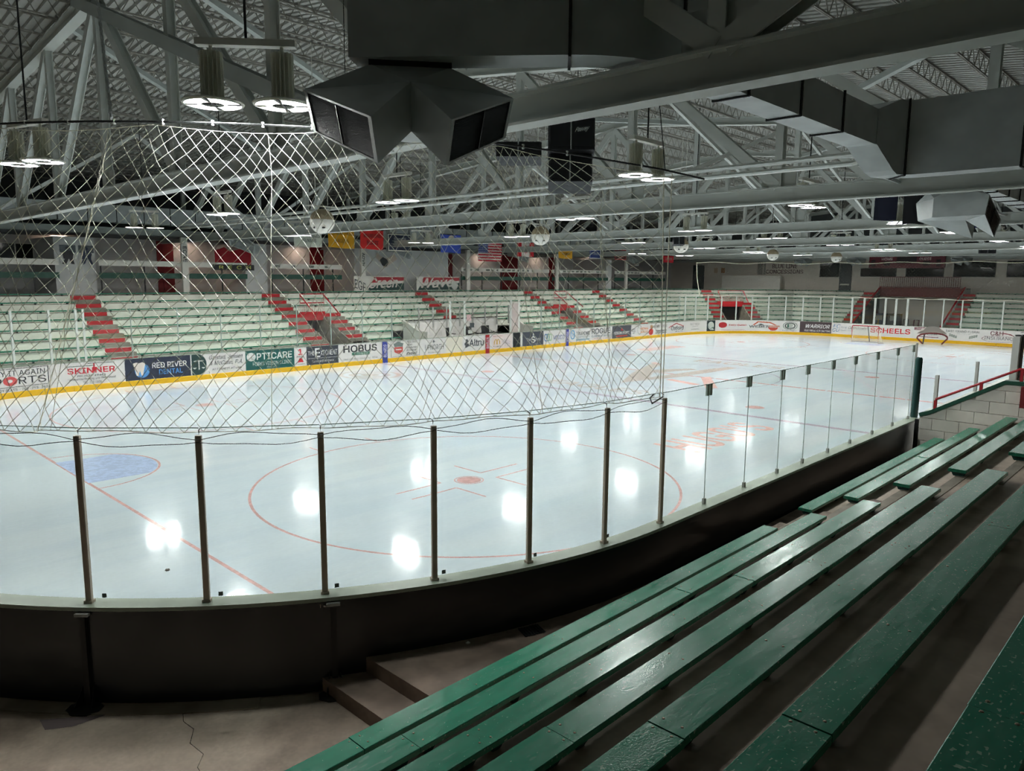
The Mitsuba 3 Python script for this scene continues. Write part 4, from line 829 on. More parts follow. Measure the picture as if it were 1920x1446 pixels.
# white block wall with a green cap and a red pipe rail, closing the near stand
BW = thing('block_wall', 'white painted block wall under a sloping green cap at the right end of the near benches', None, None, 'structure')
prof = Polygon([(13.3, .1), (13.3, 1.22), (13.52, 1.30), (14.97, 2.17), (19.5, 2.2), (19.5, .1)])
part(BW, 'core', MB().ext(prof, .17, lambda v: np.stack([-10.86+v[:, 2], -v[:, 0], v[:, 1]], 1)), 'm_mortar')
for r in range(8):
    z0 = .1+.275*r
    for k in range(-1, 12):
        x0 = 13.3+.565*k+(.28 if r % 2 else 0)
        g = sbox(x0+.005, z0+.005, x0+.56, z0+.27).intersection(prof.buffer(-.012))
        if g.is_empty or g.area < .006: continue
        part(BW, 'block', MB().ext(g, .02, lambda v: np.stack([-10.861-v[:, 2], -v[:, 0], v[:, 1]], 1)), 'm_block' if (r*5+k*3) % 4 else 'm_block_b')
for a, b in (((13.3, 1.26), (13.52, 1.345)), ((13.52, 1.345), (14.97, 2.215)), ((14.97, 2.215), (19.5, 2.245))):
    part(BW, 'cap', MB().ob((-10.78, -a[0], a[1]), (-10.78, -b[0], b[1]), .26, .085), 'm_green_paint')
wr = thing('hand_rail', 'red pipe hand rail on the green cap of the white block wall', 'railing')
part(wr, 'rail', MB().tube([(-10.8, -13.6, 1.4), (-10.8, -13.6, 1.66), (-10.8, -15.2, 2.52), (-10.8, -19, 2.6)], .028, 8), 'm_rail_red', smooth=40)
for y, z0, z1 in ((-13.6, 1.38, 1.64), (-14.5, 1.92, 2.16), (-15.25, 2.25, 2.52)): part(wr, 'post', MB().ob((-10.8, y, z0), (-10.8, y, z1), .06, .06, up=(0, 1, 0)), 'm_rail_red')
struct('wall_return', MB().box(-10.6, -9.4, -13.6, -13.3, .1, 1.2), 'm_block')
ep = thing('dark_post', 'dark metal post in the gap between the near boards and the white block wall', 'post'); one(ep, MB().box(-10.85, -10.75, -13.28, -13.2, .34, 1.14), 'm_black')
mp = thing('maroon_column', 'maroon column at the right edge of the picture beside the white block wall', 'column'); one(mp, MB().box(-11.05, -10.9, -15.55, -15.3, 1.7, 2.16), 'm_red_dark')

# ------------------------------------------------------------------ roof: deck, open web joists, trusses
YRIDGE, ZDECK = 0.75, 11.42
def zroof(y): return ZDECK-(.078*(y-YRIDGE) if y > YRIDGE else .12*(YRIDGE-y))
PITCH = .25
for nm, y0, y1, lab in (('ceiling', YRIDGE, 25.6, None), ('ceiling', -25.4, YRIDGE, None)):
    n = int(84/PITCH); xs, zs = [], []
    for k in range(n):
        x = -44+PITCH*k; xs += [x, x+.135, x+.15, x+.235]; zs += [0, 0, .085, .085]
    xs, zs = np.array(xs), np.array(zs); m = len(xs)
    v = np.vstack([np.stack([xs, np.full(m, y0), zs+zroof(y0)], 1), np.stack([xs, np.full(m, y1), zs+zroof(y1)], 1)])
    struct(nm, MB().add(v, [(i, i+1, m+i+1, m+i) for i in range(m-1)]), 'm_deck')
TX = [-33.98, -23.84, -13.70, -3.56, 6.52, 16.60, 26.70, 36.80]
# joists run from truss to truss
def joist_meshes(Lj):
    c = MB().ob((0, .02, 0), (Lj, .02, 0), .03, .04).ob((0, -.02, 0), (Lj, -.02, 0), .025, .04)
    b = MB().ob((.5, .02, -.42), (Lj-.5, .02, -.42), .03, .035).ob((.5, -.02, -.42), (Lj-.5, -.02, -.42), .025, .035)
    w = MB(); n = 20; x = np.linspace(0, Lj, 2*n+1)
    for k in range(2*n):
        z0, z1 = (0, -.42) if k % 2 == 0 else (-.42, 0); w.ob((x[k], 0, z0), (x[k+1], 0, z1), .018, .018)
    return [shape(q, 'm_joist') for q in (c, b, w)]
JM = {}
jy = [YRIDGE+1.31*k for k in range(-19, 19)]
for bi in range(7):
    x0, x1 = TX[bi], TX[bi+1]; Lj = round(x1-x0, 2)
    if Lj not in JM: JM[Lj] = joist_meshes(Lj)
    for k, y in enumerate(jy):
        if y < -24.8 or y > 25.2: continue
        if bi == 0 and (y < -9): continue
        j = thing('bar_joist', 'open web roof joist, %s, %s roof bay' % ('at the ridge' if abs(y-YRIDGE) < .1 else ('%s on the far side of the ridge' % NTH[round((y-YRIDGE)/1.31)-1] if y > YRIDGE else '%s on the near side of the ridge' % NTH[round((YRIDGE-y)/1.31)-1]), ORD[bi]), 'joist', 'open web joists under the roof deck')
        for nm, q in zip(('top_chord', 'bottom_chord', 'web'), JM[Lj]): part(j, nm, q, at=T().translate([x0, y, zroof(y)-.035]))
HB = 6.15           # underside of the bottom chords
PN = 4.72
def truss(x, k):
    t_ = thing('roof_truss', 'grey steel roof truss across the rink, %s from the near end of the hall' % ORD[k], 'truss', 'roof trusses')
    zt_ = lambda y: zroof(y)-.62
    segs = [-24.8, -14.8, -6.7, 1.4, 13.55, 24.8]
    for a, b in zip(segs[:-1], segs[1:]): part(t_, 'bottom_chord', MB().ibeam((x, a, HB+.18), (x, b, HB+.18), .36, .28, .03, .03), 'm_steel')
    part(t_, 'top_chord', MB().ibeam((x, -24.8, zt_(-24.8)+.15), (x, YRIDGE, zt_(YRIDGE)+.15), .30, .27, .025, .025), 'm_steel')
    part(t_, 'top_chord', MB().ibeam((x, YRIDGE, zt_(YRIDGE)+.15), (x, 24.8, zt_(24.8)+.15), .30, .27, .025, .025), 'm_steel')
    ys = [-22.9, -18.85, -14.8, -10.75, -6.7, -2.65, 1.4, 5.45, 9.5, 13.55, 17.6, 21.65]
    for y in ys: part(t_, 'vertical', MB().ibeam((x, y, HB+.36), (x, y, zt_(y)), .18, .18, .02, .02, up=(1, 0, 0)), 'm_steel')
    for a, b in zip(ys[:-1], ys[1:]):
        top, bot = (b, a) if b <= 1.5 else (a, b)
        part(t_, 'diagonal', MB().ibeam((x, top, zt_(top)+.05), (x, bot, HB+.37), .20, .22, .02, .02, up=(1, 0, 0)), 'm_steel')
    top, bot = -18.85, -14.8
    part(t_, 'diagonal', MB().ibeam((x, top-.0, zt_(top)+.05), (x, bot-.1, HB+.37), .22, .24, .02, .02, up=(1, 0, 0)), 'm_steel')
    for y in ys[1:-1]: part(t_, 'gusset_plate', MB().box(x-.012, x+.012, y-.4, y+.4, HB+.33, HB+.75), 'm_steel')
    return t_
for k, x in enumerate(TX): truss(x, k)
db = thing('diagonal_beam', 'heavy dark sloping beam crossing the near truss at the upper left', 'beam')
one(db, MB().ibeam((-24.0, 2.24, 10.9), (-24.0, -9.97, 6.25), .28, .26, .025, .025, up=(1, 0, 0)), 'm_steel_dk')
for k, (p, q) in enumerate((((-23.84, 3.55), (-13.7, 13.1)), ((-23.84, -2.4), (-13.7, 5.2)), ((-23.84, -12.9), (-13.7, -5.6)), ((-13.7, -14.2), (-3.56, -6.6)), ((-13.7, 5.5), (-3.56, -2.6)), ((-3.56, -10.7), (6.5, -2.6)), ((6.5, -14.6), (16.6, -6.7)))):
    b = thing('roof_brace', 'flat grey roof brace between two trusses, %s in a set under the joists' % ORD[k], 'brace', 'roof braces')
    one(b, MB().ob((*p, zroof(p[1])-.54), (*q, zroof(q[1])-.54), .16, .14), 'm_steel_dk')
for k, y in enumerate((-18.85, 13.55)):
    for bi in range(1, 7):
        x0, x1 = TX[bi], TX[bi+1]; s = thing('sway_frame', 'V shaped steel cross brace between trusses, %s bay, %s side' % (ORD[bi], 'near' if y < 0 else 'far'), 'brace', 'cross braces between trusses')
        xm = (x0+x1)/2
        for a in (x0, x1): part(s, 'strut', MB().ob((a, y, HB+.4), (xm, y, zroof(y)-.5), .12, .12), 'm_steel')
for k, y in enumerate((-6.7, 1.4)):
    for bi in range(2, 7):
        x0, x1 = TX[bi], TX[bi+1]; s = thing('sway_frame', 'crossed steel braces between trusses over the ice, %s bay, %s side' % (ORD[bi], 'near' if y < 0 else 'far'), 'brace', 'cross braces between trusses')
        part(s, 'strut', MB().ob((x0, y, HB+.4), (x1, y, zroof(y)-.55), .1, .1), 'm_steel'); part(s, 'strut', MB().ob((x1, y+.12, HB+.4), (x0, y+.12, zroof(y)-.55), .1, .1), 'm_steel')
eb = struct('eave_beam', MB().ibeam((-44, 21.0, 6.55), (39, 21.0, 6.55), .30, .2), 'm_steel_dk')

# ------------------------------------------------------------------ twin lamp fixtures
lens = MB()
for k in range(4):      # four rounded lobes that bulge downwards
    an = np.linspace(k*math.pi/2+.13, (k+1)*math.pi/2-.13, 7); pf = [(.115, 0), (.135, -.04), (.195, -.06), (.26, -.045), (.29, 0)]; v = []
    for j, a in enumerate(an): v += [(r*math.cos(a), r*math.sin(a), z*(.45 if j in (0, 6) else 1)) for r, z in pf]
    f = [(i*5+j, (i+1)*5+j, (i+1)*5+j+1, i*5+j+1) for i in range(6) for j in range(4)]
    lens.add(v, f)
LENS = lens.get()
BODY = MB()
BODY.lathe([(.0, .54), (.06, .54), (.06, .05), (.0, .05)], (0, 0, 0), 10)
for k in range(16):
    a = k*math.pi/8; BODY.ob((.086*math.cos(a), .086*math.sin(a), .08), (.086*math.cos(a), .086*math.sin(a), .53), .065, .008, up=(-math.sin(a), math.cos(a), 0))
P_BODY = shape(BODY, 'm_lamp_body')
rim = MB().tube([(.31*math.cos(a), .31*math.sin(a), .012) for a in np.linspace(0, 2*math.pi, 24, endpoint=False)], .014, 5, closed=True)
rim.lathe([(.30, .02), (.11, .045), (.0, .05)], (0, 0, 0), 20)
P_RIM = shape(rim, 'm_lamp_body', smooth=40)
P_SPOKE = shape(MB().ob((-.29, 0, .004), (.29, 0, .004), .02, .01).ob((0, -.29, .004), (0, .29, .004), .02, .01), 'm_black')
P_BAR = shape(MB().ob((-.52, 0, 0), (.52, 0, 0), .11, .07), 'm_lamp_bar')
P_STEM = shape(MB().tube([(0, 0, .53), (0, 0, .61)], .02, 6), 'm_lamp_bar')
ZL = 6.24
fix = []
for xi, x in enumerate((-26.3, -19.0, -12.2, -5.1, 1.4, 9.3, 15.9, 22.9)):
    for yi, y in enumerate((-10.6, -3.6, 3.4, 11.9)):
        px, py, an = x, y, 90
        if yi == 0: an = (-42, 2, 0, 20, 0, 0, 0, 0)[xi]; px += (0, .25, .5, .3, 0, 0, 0, 0)[xi]
        if yi == 1 and xi == 0: px, py, an = -26.75, -3.9, -75
        if yi == 2: px += (-1.0, -1.05, -1.0, -1.0, 0, 0, 0, .8)[xi]; py += (0, .1, .4, 1.3, .3, .8, 1, 1)[xi]
        if yi == 3: px += (0, -.1, -.25, .3, 5.8, 5.9, 5, 6)[xi]; py += (0, .4, .5, 1.1, .6, 1.1, .6, .6)[xi]; an = 150 if xi in (1, 3) else 110
        fix.append((xi, yi, px, py, an))
ROWN = ['by the benches', 'near side of middle', 'far side of middle', 'by the far stand']
for xi, yi, px, py, an in fix:
    l = thing('light_fixture', 'lit twin round lamp on white bar, %s from near end, row %s' % (ORD[xi], ROWN[yi]), 'light', 'twin high bay lamps over the rink')
    ca, sa = math.cos(math.radians(an)), math.sin(math.radians(an))
    R0 = T().translate([px, py, ZL]).rotate([0, 0, 1], an)
    part(l, 'bar', P_BAR, at=R0 @ T().translate([0, 0, .63]))
    for s in (-.37, .37):
        A = R0 @ T().translate([s, 0, 0])
        part(l, 'body', P_BODY, at=A); part(l, 'rim', P_RIM, at=A); part(l, 'stem', P_STEM, at=A); part(l, 'spoke', P_SPOKE, at=A)
        v, f = LENS
        w = np.stack([px+(v[:, 0]+s)*ca-v[:, 1]*sa, py+(v[:, 0]+s)*sa+v[:, 1]*ca, np.full(len(v), ZL-.004)], 1)
        part(l, 'lens', (w, f), 'm_white', emitter={'type': 'area', 'radiance': {'type': 'rgb', 'value': list(LAMP)}})
    part(l, 'rod', MB().tube([(px, py, ZL+.65), (px, py, zroof(py)-.03)], .014, 5), 'm_cable')

# ------------------------------------------------------------------ ducts and star diffusers
def duct(path, w, z0, z1, lab, seams=True):
    """A rectangular duct along a plan path: dark sides and top, bare metal underside, raised seams."""
    t_ = thing('air_duct', lab, 'duct'); p = np.array(path, float); n = len(p)
    d = np.gradient(p[:, :2], axis=0); d /= np.linalg.norm(d, axis=1, keepdims=True); nr = np.stack([d[:, 1], -d[:, 0]], 1)
    z0 = np.broadcast_to(z0, (n,)); z1 = np.broadcast_to(z1, (n,))
    a, b = p[:, :2]+nr*w/2, p[:, :2]-nr*w/2
    c = [np.hstack([a, z0[:, None]]), np.hstack([b, z0[:, None]]), np.hstack([b, z1[:, None]]), np.hstack([a, z1[:, None]])]
    def sheet(A, B): return np.vstack([A, B]), [(i, i+1, n+i+1, n+i) for i in range(n-1)]
    side = MB().add(*sheet(c[3], c[0])).add(*sheet(c[1], c[2])).add(*sheet(c[2], c[3]))
    for i in (0, n-1): side.add([q[i] for q in c], [(0, 1, 2, 3)] if i else [(3, 2, 1, 0)])
    part(t_, 'side', side, 'm_galv', smooth=25); part(t_, 'underside', MB().add(*sheet(c[0], c[1])), 'm_galv')
    if seams:
        acc = 0
        for i in range(1, n-1):
            acc += np.linalg.norm(p[i, :2]-p[i-1, :2])
            if acc < 1.0: continue
            acc = 0; mb = MB(); o = .022
            q0 = p[i, :2]-d[i]*.02; 
            for s in (1, -1): 
                e = p[i, :2]+nr[i]*s*(w/2+.012); mb.ob((*e, z0[i]-.02), (*e, z1[i]+.02), .03, .03, up=(*d[i], 0))
            mb.ob((*(p[i, :2]+nr[i]*(w/2+.02)), z0[i]-.012), (*(p[i, :2]-nr[i]*(w/2+.02)), z0[i]-.012), .03, .025)
            part(t_, 'seam', mb, 'm_black')
    return t_
def dense(pts, r=.8, k=7):
    out = [np.array(pts[0])]
    for i in range(1, len(pts)-1):
        a, b, c = (np.array(q, float) for q in pts[i-1:i+2]); u = (a-b)/np.linalg.norm(a-b); v = (c-b)/np.linalg.norm(c-b)
        rr = min(r, .45*np.linalg.norm(a-b), .45*np.linalg.norm(c-b)); p0, p2 = b+u*rr, b+v*rr
        m = max(1, int(np.linalg.norm(p0-out[-1])/1.25))
        out += [out[-1]+(p0-out[-1])*(j+1)/m for j in range(m)]
        out += [(1-t_)**2*p0+2*t_*(1-t_)*b+t_*t_*p2 for t_ in np.linspace(0, 1, k)[1:]]
    m = max(1, int(np.linalg.norm(np.array(pts[-1])-out[-1])/1.25)); st = out[-1]
    return out+[st+(np.array(pts[-1])-st)*(j+1)/m for j in range(m)]
P1 = dense([(-25.76, -11.8), (-23.98, -13.91), (-17.65, -13.91)], .6)
duct(P1, .43, 6.555, [7.93 if q[0] < -23.1 else 7.93-.84*min(1, (q[0]+23.1)/1.0) for q in P1], 'big black air duct hanging at the top of the picture and running on through the near truss')
P2 = dense([(-17.65, -13.91), (-16.45, -14.02), (-16.5, -24)], .95)
duct(P2, .47, [6.555-.385*min(1, max(0, (q[0]+17.65)/.77)) if q[1] > -14.28 else 6.17 for q in P2], [7.09+.26*min(1, max(0, (q[0]+17.65)/.77)) if q[1] > -14.28 else 7.35 for q in P2], 'black air duct turning by an elbow towards the right edge of the picture')
duct(dense([(-10.6, -13.88), (3.5, -13.88)]), .47, 6.555, 7.15, 'black air duct with a pale underside at the right, beyond the second truss')
duct(dense([(-40, 20.6), (30, 20.6)]), .9, 6.9, 7.7, 'long grey air duct under the roof along the far stand')
# four drooping louvred boxes in a star
def star_pieces():
    """(name, mesh) of every plate, frame and grille of a bow shaped diffuser with four drooping louvred boxes."""
    out = []; fl = lambda q, a, b: [np.array([x*a, y*b, z]) for x, y, z in q]
    Al, N, Nb, Ab, Bt, Bb = (-1.25, 0, -.02), (0, -.5, 0), (0, -.52, -.55), (-1.15, -.02, -.5), (-.42, -1.2, -.54), (-.36, -1.1, -1.0)
    roof, und = MB(), MB()
    nk = [(-.46, -.3, .22), (.46, -.3, .22), (.46, .3, .22), (-.46, .3, .22)]; Ar = (1.25, 0, -.02); N2 = (0, .5, 0)
    roof.add([Al, N, nk[0]], [(0, 1, 2)]).add([N, nk[1], nk[0]], [(0, 1, 2)]).add([N, Ar, nk[1]], [(0, 1, 2)]).add([Ar, nk[2], nk[1]], [(0, 1, 2)]).add([Ar, N2, nk[2]], [(0, 1, 2)]).add([N2, nk[3], nk[2]], [(0, 1, 2)]).add([N2, Al, nk[3]], [(0, 1, 2)]).add([Al, nk[0], nk[3]], [(0, 1, 2)])
    for a in (1, -1):
        for b in (1,):
            al, n, nb, ab, bt, bb = fl((Al, N, Nb, Ab, Bt, Bb), a, b)
            roof.add([al, n, bt], [(0, 1, 2)]); und.add([ab, nb, bb], [(0, 1, 2)])
            out.append(('side_plate', MB().add([n, nb, bb, bt], [(0, 1, 2, 3)])))
            q = [al, bt, bb, ab]; c = sum(q)/4; w = [c+(x-c)*.9 for x in q]; nrm = np.cross(al-bt, bb-bt); nrm /= np.linalg.norm(nrm)
            if np.dot(nrm, c-np.array([0, 0, -.5])) < 0: nrm = -nrm
            out.append(('face_frame', MB().add(q+w, [(i, (i+1) % 4, 4+(i+1) % 4, 4+i) for i in range(4)])))
            g = MB().add([x-nrm*.05 for x in w], [(0, 1, 2, 3)])
            for j in range(17):
                t_ = (j+.5)/17; g.ob(w[0]+(w[3]-w[0])*t_-nrm*.022, w[1]+(w[2]-w[1])*t_-nrm*.022, .026, .005, up=nrm+np.array([0, 0, .8]))
            g.ob((w[0]+w[1])/2, (w[2]+w[3])/2, .02, .02, up=nrm); out.append(('grille', g))
    und.add([(-1.15, -.02, -.5), Nb, (1.15, -.02, -.5), (0, .5, -.5)], [(0, 1, 2, 3)])
    for a in (1, -1): roof.add([(a*1.25, 0, -.02), (0, .5, 0), (0, .5, -.5), (a*1.15, -.02, -.5)], [(0, 1, 2, 3)])
    return [('housing', roof), ('underside', und)]+out
MS = {'housing': ('m_galv', 'm_galv'), 'underside': ('m_galv', 'm_galv'), 'side_plate': ('m_galv', 'm_galv'), 'face_frame': ('m_galv', 'm_galv'), 'grille': ('m_grille', 'm_galv_dk')}
_sp = star_pieces()
STAR, STAR_P = ([(n_, shape(m_, MS[n_][k])) for n_, m_ in _sp] for k in (0, 1))
def diffuser(x, y, z, az, lab, zn, pale=False, sc_=1.0, w=.46):
    d_ = thing('air_diffuser', lab, 'diffuser', 'star shaped air diffusers')
    for nm, q in (STAR_P if pale else STAR): part(d_, nm, q, at=T().translate([x, y, z]).rotate([0, 0, 1], az).scale(sc_))
    ca, sa = math.cos(math.radians(az)), math.sin(math.radians(az)); mb = MB()
    mb.ob((x, y, z+.2*sc_), (x, y, zn), 2*w*sc_, 1.3*w*sc_, up=(-sa, ca, 0)); part(d_, 'neck', mb, 'm_galv')
    mb = MB()
    for zz in np.linspace(z+.2*sc_, zn, 4)[1:-1]: mb.ob((x, y, zz-.015), (x, y, zz+.015), 2*w*sc_+.03, 1.3*w*sc_+.03, up=(-sa, ca, 0))
    part(d_, 'collar', mb, 'm_galv_dk' if pale else 'm_black')
AZ0_ = math.degrees(YAW)+8-90
diffuser(-25.27, -12.08, 6.32, AZ0_, 'black star shaped air diffuser with two louvred faces, hanging large under the duct at the top', 6.57, False, .86)
diffuser(-12.5, -13.95, 6.15, 55, 'grey star shaped air diffuser at the right under the duct', 6.57, False, .8)
for x, y, lab in ((-11.4, 20.6, 'pale star diffuser above the red winged banner'), (-.9, 20.6, 'pale star diffuser above the long red and green sign'), (10.2, 20.6, 'pale star diffuser behind the maple leaf flag'), (24.6, 20.6, 'pale star diffuser at the right end of the far stand')):
    diffuser(x, y, 6.5, 45, lab, 6.92, True, .95)
for x, y, lab in ((35, 9.1, 'grey star diffuser in front of the brown capitals on the end wall'), (35, 4.6, 'grey star diffuser left of the scoreboard'), (35, -3.2, 'grey diffuser box right of the scoreboard')):
    diffuser(x, y, 6.25, -60, lab, 7.2, True, .62)

# ------------------------------------------------------------------ pipes, chain, net
ph = thing('tube_heater', 'pair of bright metal heater tubes running across the rink below the second truss', 'heater')
for z in (6.5, 6.65): part(ph, 'tube', MB().tube([(-16.3, -13.3, z), (-16.3, 16, z)], .048, 8), 'm_pipe', smooth=40)
part(ph, 'return_bend', MB().tube([(-16.3, -13.3, 6.5), (-16.3, -13.5, 6.55), (-16.3, -13.5, 6.6), (-16.3, -13.3, 6.65)], .048, 8), 'm_pipe', smooth=40)
pp = thing('supply_pipe', 'grey supply pipe running under the duct from the heater tubes', 'pipe'); one(pp, MB().tube([(-16.3, -13.4, 6.47), (-14.6, -13.32, 6.42), (-10.7, -13.24, 6.42), (4, -13.24, 6.42)], .035, 6), 'm_galv_dk', smooth=40)
RN, ZN0 = 8.47, 2.86
def sm(t_): t_ = np.clip(t_, 0, 1); return t_*t_*(3-2*t_)
def net_top(s): return 6.10-.27*(1-sm(np.asarray(s, float)/1.3))
def net_xy(s, o=0.0, h=0.0):
    """Point of the net at distance s to the left of its right end, along the curved glass; h runs from 0 at the cable to 1 at the glass, and the net leans in over the ice."""
    s = np.asarray(s, float); a = -math.pi/2-s/RN; a = np.maximum(a, -math.pi); e = np.maximum(s-RN*math.pi/2, 0)
    rt = 7.3+(RN-7.3)*(1-sm(s/1.3)); r = rt+(RN-rt)*h+o
    return -CX+r*np.cos(a), -CY+r*np.sin(a)+e
nt = thing('safety_net', 'knotted white safety net hanging above the curved near glass', 'net')
DW, DH = .083, .116; NL = 12.4; cols, rows_ = int(NL/DW), 31
def warp(s, h):
    s = np.asarray(s, float); b = np.clip(np.minimum(h*6, 1), 0, 1)
    g = .05*np.sin(s*2.1+1.2*h)+.035*np.sin(s*5.3-2*h)+.02*np.sin(s*11+h*3)
    for c0, k, wd in ((.55, .10, .35), (7.15, .22, .55), (9.3, .16, .5), (4.6, .06, .7)): g = g-k*np.tanh((s-c0-.35*h)/wd*2.2)*np.exp(-((s-c0-.35*h)/wd)**2)*1.5
    o = .05*np.sin(s*3.3+h)*b+.03*np.sin(s*8.1+2*h)*b
    zz = net_top(s)-(net_top(s)-ZN0)*h-.07*np.abs(np.sin(s*1.35+.5))*np.exp(-h*7)
    return s+g*b, o, zz
def cord(mb, s, h, r, k=3):
    s2, o, z2 = warp(s, h); x, y = net_xy(s2, o, h); mb.tube(np.stack([x, y, z2], 1), r, k, caps=False)
mb = MB()
for c in range(-rows_, cols+rows_, 2):
    for sg_ in (1, -1):
        k = np.arange(0, rows_+1); q = c+sg_*k; ok = (q >= 0) & (q <= cols)
        if ok.sum() < 2: continue
        cord(mb, q[ok]*DW, .01+.99*k[ok]/rows_, .0031)
part(nt, 'mesh', mb, 'm_net', kind='stuff')
sb_ = np.linspace(0, NL, 150)
mb = MB(); cord(mb, sb_, np.full(150, .01), .0042, 4); cord(mb, sb_, np.full(150, 1.0), .004, 4)
cord(mb, np.full(30, .02), np.linspace(0, 1, 30), .006, 4); part(nt, 'border_rope', mb, 'm_net')
mb = MB()
for s0 in (2.1, 5.2, 7.2, 9.35): cord(mb, np.full(24, s0), np.linspace(.015, 1, 24), .0035, 3)
part(nt, 'lacing_cord', mb, 'm_net')
cb = thing('net_cable', 'taut dark cable carrying the top edge of the near safety net', 'cable')
cs_ = np.linspace(0, NL, 70); x, y = net_xy(cs_)
x, y, zc_ = np.r_[-CX+.9, x], np.r_[-W-.02, y], np.r_[5.80, net_top(cs_)]
part(cb, 'cable', MB().tube(np.stack([x, y, zc_], 1), .013, 6), 'm_cable', smooth=40)
mb = MB()
for s0 in np.arange(.3, NL, .62): xx, yy = net_xy(s0); zz = float(net_top(s0)); mb.box(xx-.012, xx+.012, yy-.012, yy+.012, zz-.03, zz+.03)
part(cb, 'ring', mb, 'm_post_white')
def chain(p, q, lab, r=.012, n=60):
    c = thing('chain', lab, 'chain'); p, q = np.array(p, float), np.array(q, float); mb = MB()
    for k in range(n):
        a, b = p+(q-p)*k/n, p+(q-p)*(k+1.25)/n; mb.ob(a, b, r*(2 if k % 2 else .8), r*(.8 if k % 2 else 2), up=(1, .3, 0))
    one(c, mb, 'm_galv_dk')
chain((-27.25, -9.3, 6.10), (-26.3, -5.9, 10.5), 'long steel chain holding up the net cable at the left', .018, 90)
for k, (s0, lab) in enumerate(((.0, 'at the right end of the net'), (4.2, 'behind the star diffuser'), (10.9, 'at the left edge of the picture'))):
    xx, yy = net_xy(s0); w = thing('hanger_wire', 'thin wire holding up the net cable %s' % lab, 'wire'); one(w, MB().tube([(xx, yy, float(net_top(s0))), (xx+.6, yy+.9, zroof(yy)-.3)], .006, 4), 'm_cable')
dr0 = thing('tie_rope', 'thin dark rope draped along the tops of the glass posts below the net', 'rope'); mb = MB()
for i in range(len(post_ang)-1):
    a0, a1 = math.radians(post_ang[i]), math.radians(post_ang[i+1])
    for sag, zz, ph_ in ((.06, 2.80, 0), (-.05, 2.78, .7)):
        tt = np.linspace(0, 1, 9); an = a0+(a1-a0)*tt; z = zz+sag*np.sin(tt*math.pi)+.012*np.sin(tt*9+i*2+ph_)
        mb.tube(np.stack([-CX+(RC+.07)*np.cos(an), -CY+(RC+.07)*np.sin(an), z], 1), .0035, 4)
part(dr0, 'rope', mb, 'm_cable')
vr = thing('drop_cord', 'single cord hanging from the right end of the net to the glass post, with a loose tied end', 'cord')
part(vr, 'cord', MB().tube([(-CX+.12, -W, 5.8), (-CX+.10, -W, 4.2), (-CX+.06, -W-.02, 2.84)], .006, 5), 'm_net'); part(vr, 'knot', MB().tube([(-CX+.02, -W-.05, 2.86), (-CX-.25, -W-.06, 2.80), (-CX-.3, -W-.06, 2.88), (-CX-.2, -W-.05, 2.92)], .01, 5), 'm_cable')
fn_ = thing('safety_net', 'thin net with a pale border rope above the glass at the far end', 'net')
fs = np.arange(23.4, 55.0, .5)
mb = MB(); x, y = bp(fs, .03); zt_f = 5.8+.06*np.sin(fs*1.3)
mb.tube(np.stack([x, y, zt_f], 1), .03, 4); x0, y0 = bp(np.array([23.4, 23.5, 23.9]), .03); mb.tube(np.stack([x0, y0, np.array([5.8, 4.6, 3.15])], 1), .03, 4)
x, y = bp(fs[1:], .03); mb.tube(np.stack([x, y, 3.14+.04*np.sin(fs[1:]*3.1)], 1), .022, 4); part(fn_, 'border_rope', mb, 'm_net')
mb = MB()
for s0 in np.arange(24.0, 54, .26):
    for sg_ in (1, -1):
        ss = np.array([s0, s0+sg_*1.3, s0+sg_*2.6]); x, y = bp(ss, .03); mb.tube(np.stack([x, y, np.array([5.78, 4.48, 3.16])], 1), .0022, 3, caps=False)
part(fn_, 'mesh', mb, 'm_net_far', kind='stuff')

# ------------------------------------------------------------------ goals
def goal(lab, at):
    g = thing('hockey_goal', lab, 'goal'); r = .03
    part(g, 'frame', MB().tube([(0, -.915, 0), (0, -.915, 1.19), (0, -.89, 1.22), (0, .89, 1.22), (0, .915, 1.19), (0, .915, 0)], r, 8), 'm_rail_red', smooth=40, at=at)
    base = [(0, -.915, .03), (.55, -1.1, .03), (.95, -.75, .03), (1.05, 0, .03), (.95, .75, .03), (.55, 1.1, .03), (0, .915, .03)]
    part(g, 'base_bar', MB().tube(base, r, 8), col((200, 196, 190)), smooth=40, at=at)
    topb = [(0, -.89, 1.2), (.35, -.8, 1.19), (.5, -.4, 1.19), (.5, .4, 1.19), (.35, .8, 1.19), (0, .89, 1.2)]
    part(g, 'top_bar', MB().tube(topb, .02, 6), col((200, 196, 190)), at=at); part(g, 'centre_post', MB().tube([(.5, 0, 1.19), (1.05, 0, .03)], .03, 6), col((120, 118, 118)), at=at)
    mb = MB(); tb_, bb = np.array(topb), np.array(base)
    def along(P, u):
        d = np.r_[0, np.cumsum(np.linalg.norm(np.diff(P, axis=0), axis=1))]; u = np.asarray(u)*d[-1]
        return np.stack([np.interp(u, d, P[:, k]) for k in range(3)], 1)
    for u in np.linspace(0, 1, 46):
        for du in (-.08, .08):
            if 0 <= u+du <= 1: mb.tube(np.vstack([along(tb_, [u]), along(bb, [u+du])]), .0035, 3, caps=False)
    for x in np.linspace(.04, .5, 9): mb.tube([(x, -.8, 1.2), (x, .8, 1.2)], .0035, 3, caps=False)
    for y in np.linspace(-.8, .8, 28): mb.tube([(0, y, 1.21), (.5, y, 1.19)], .0035, 3, caps=False)
    part(g, 'netting', mb, 'm_net', kind='stuff', at=at); return g
goal('red framed hockey goal with white netting standing on the far goal line', T().translate([25.75, .35, 0.0]).rotate([0, 0, 1], 0))
tg = thing('training_goal', 'rounded maroon goal frame with a grey domed net, against the end boards right of the red goal', 'goal')
def TGp(r, h, f): return (28.35+.55*r+.86*f, -3.35-.84*r+.5*f, h)
lp = []
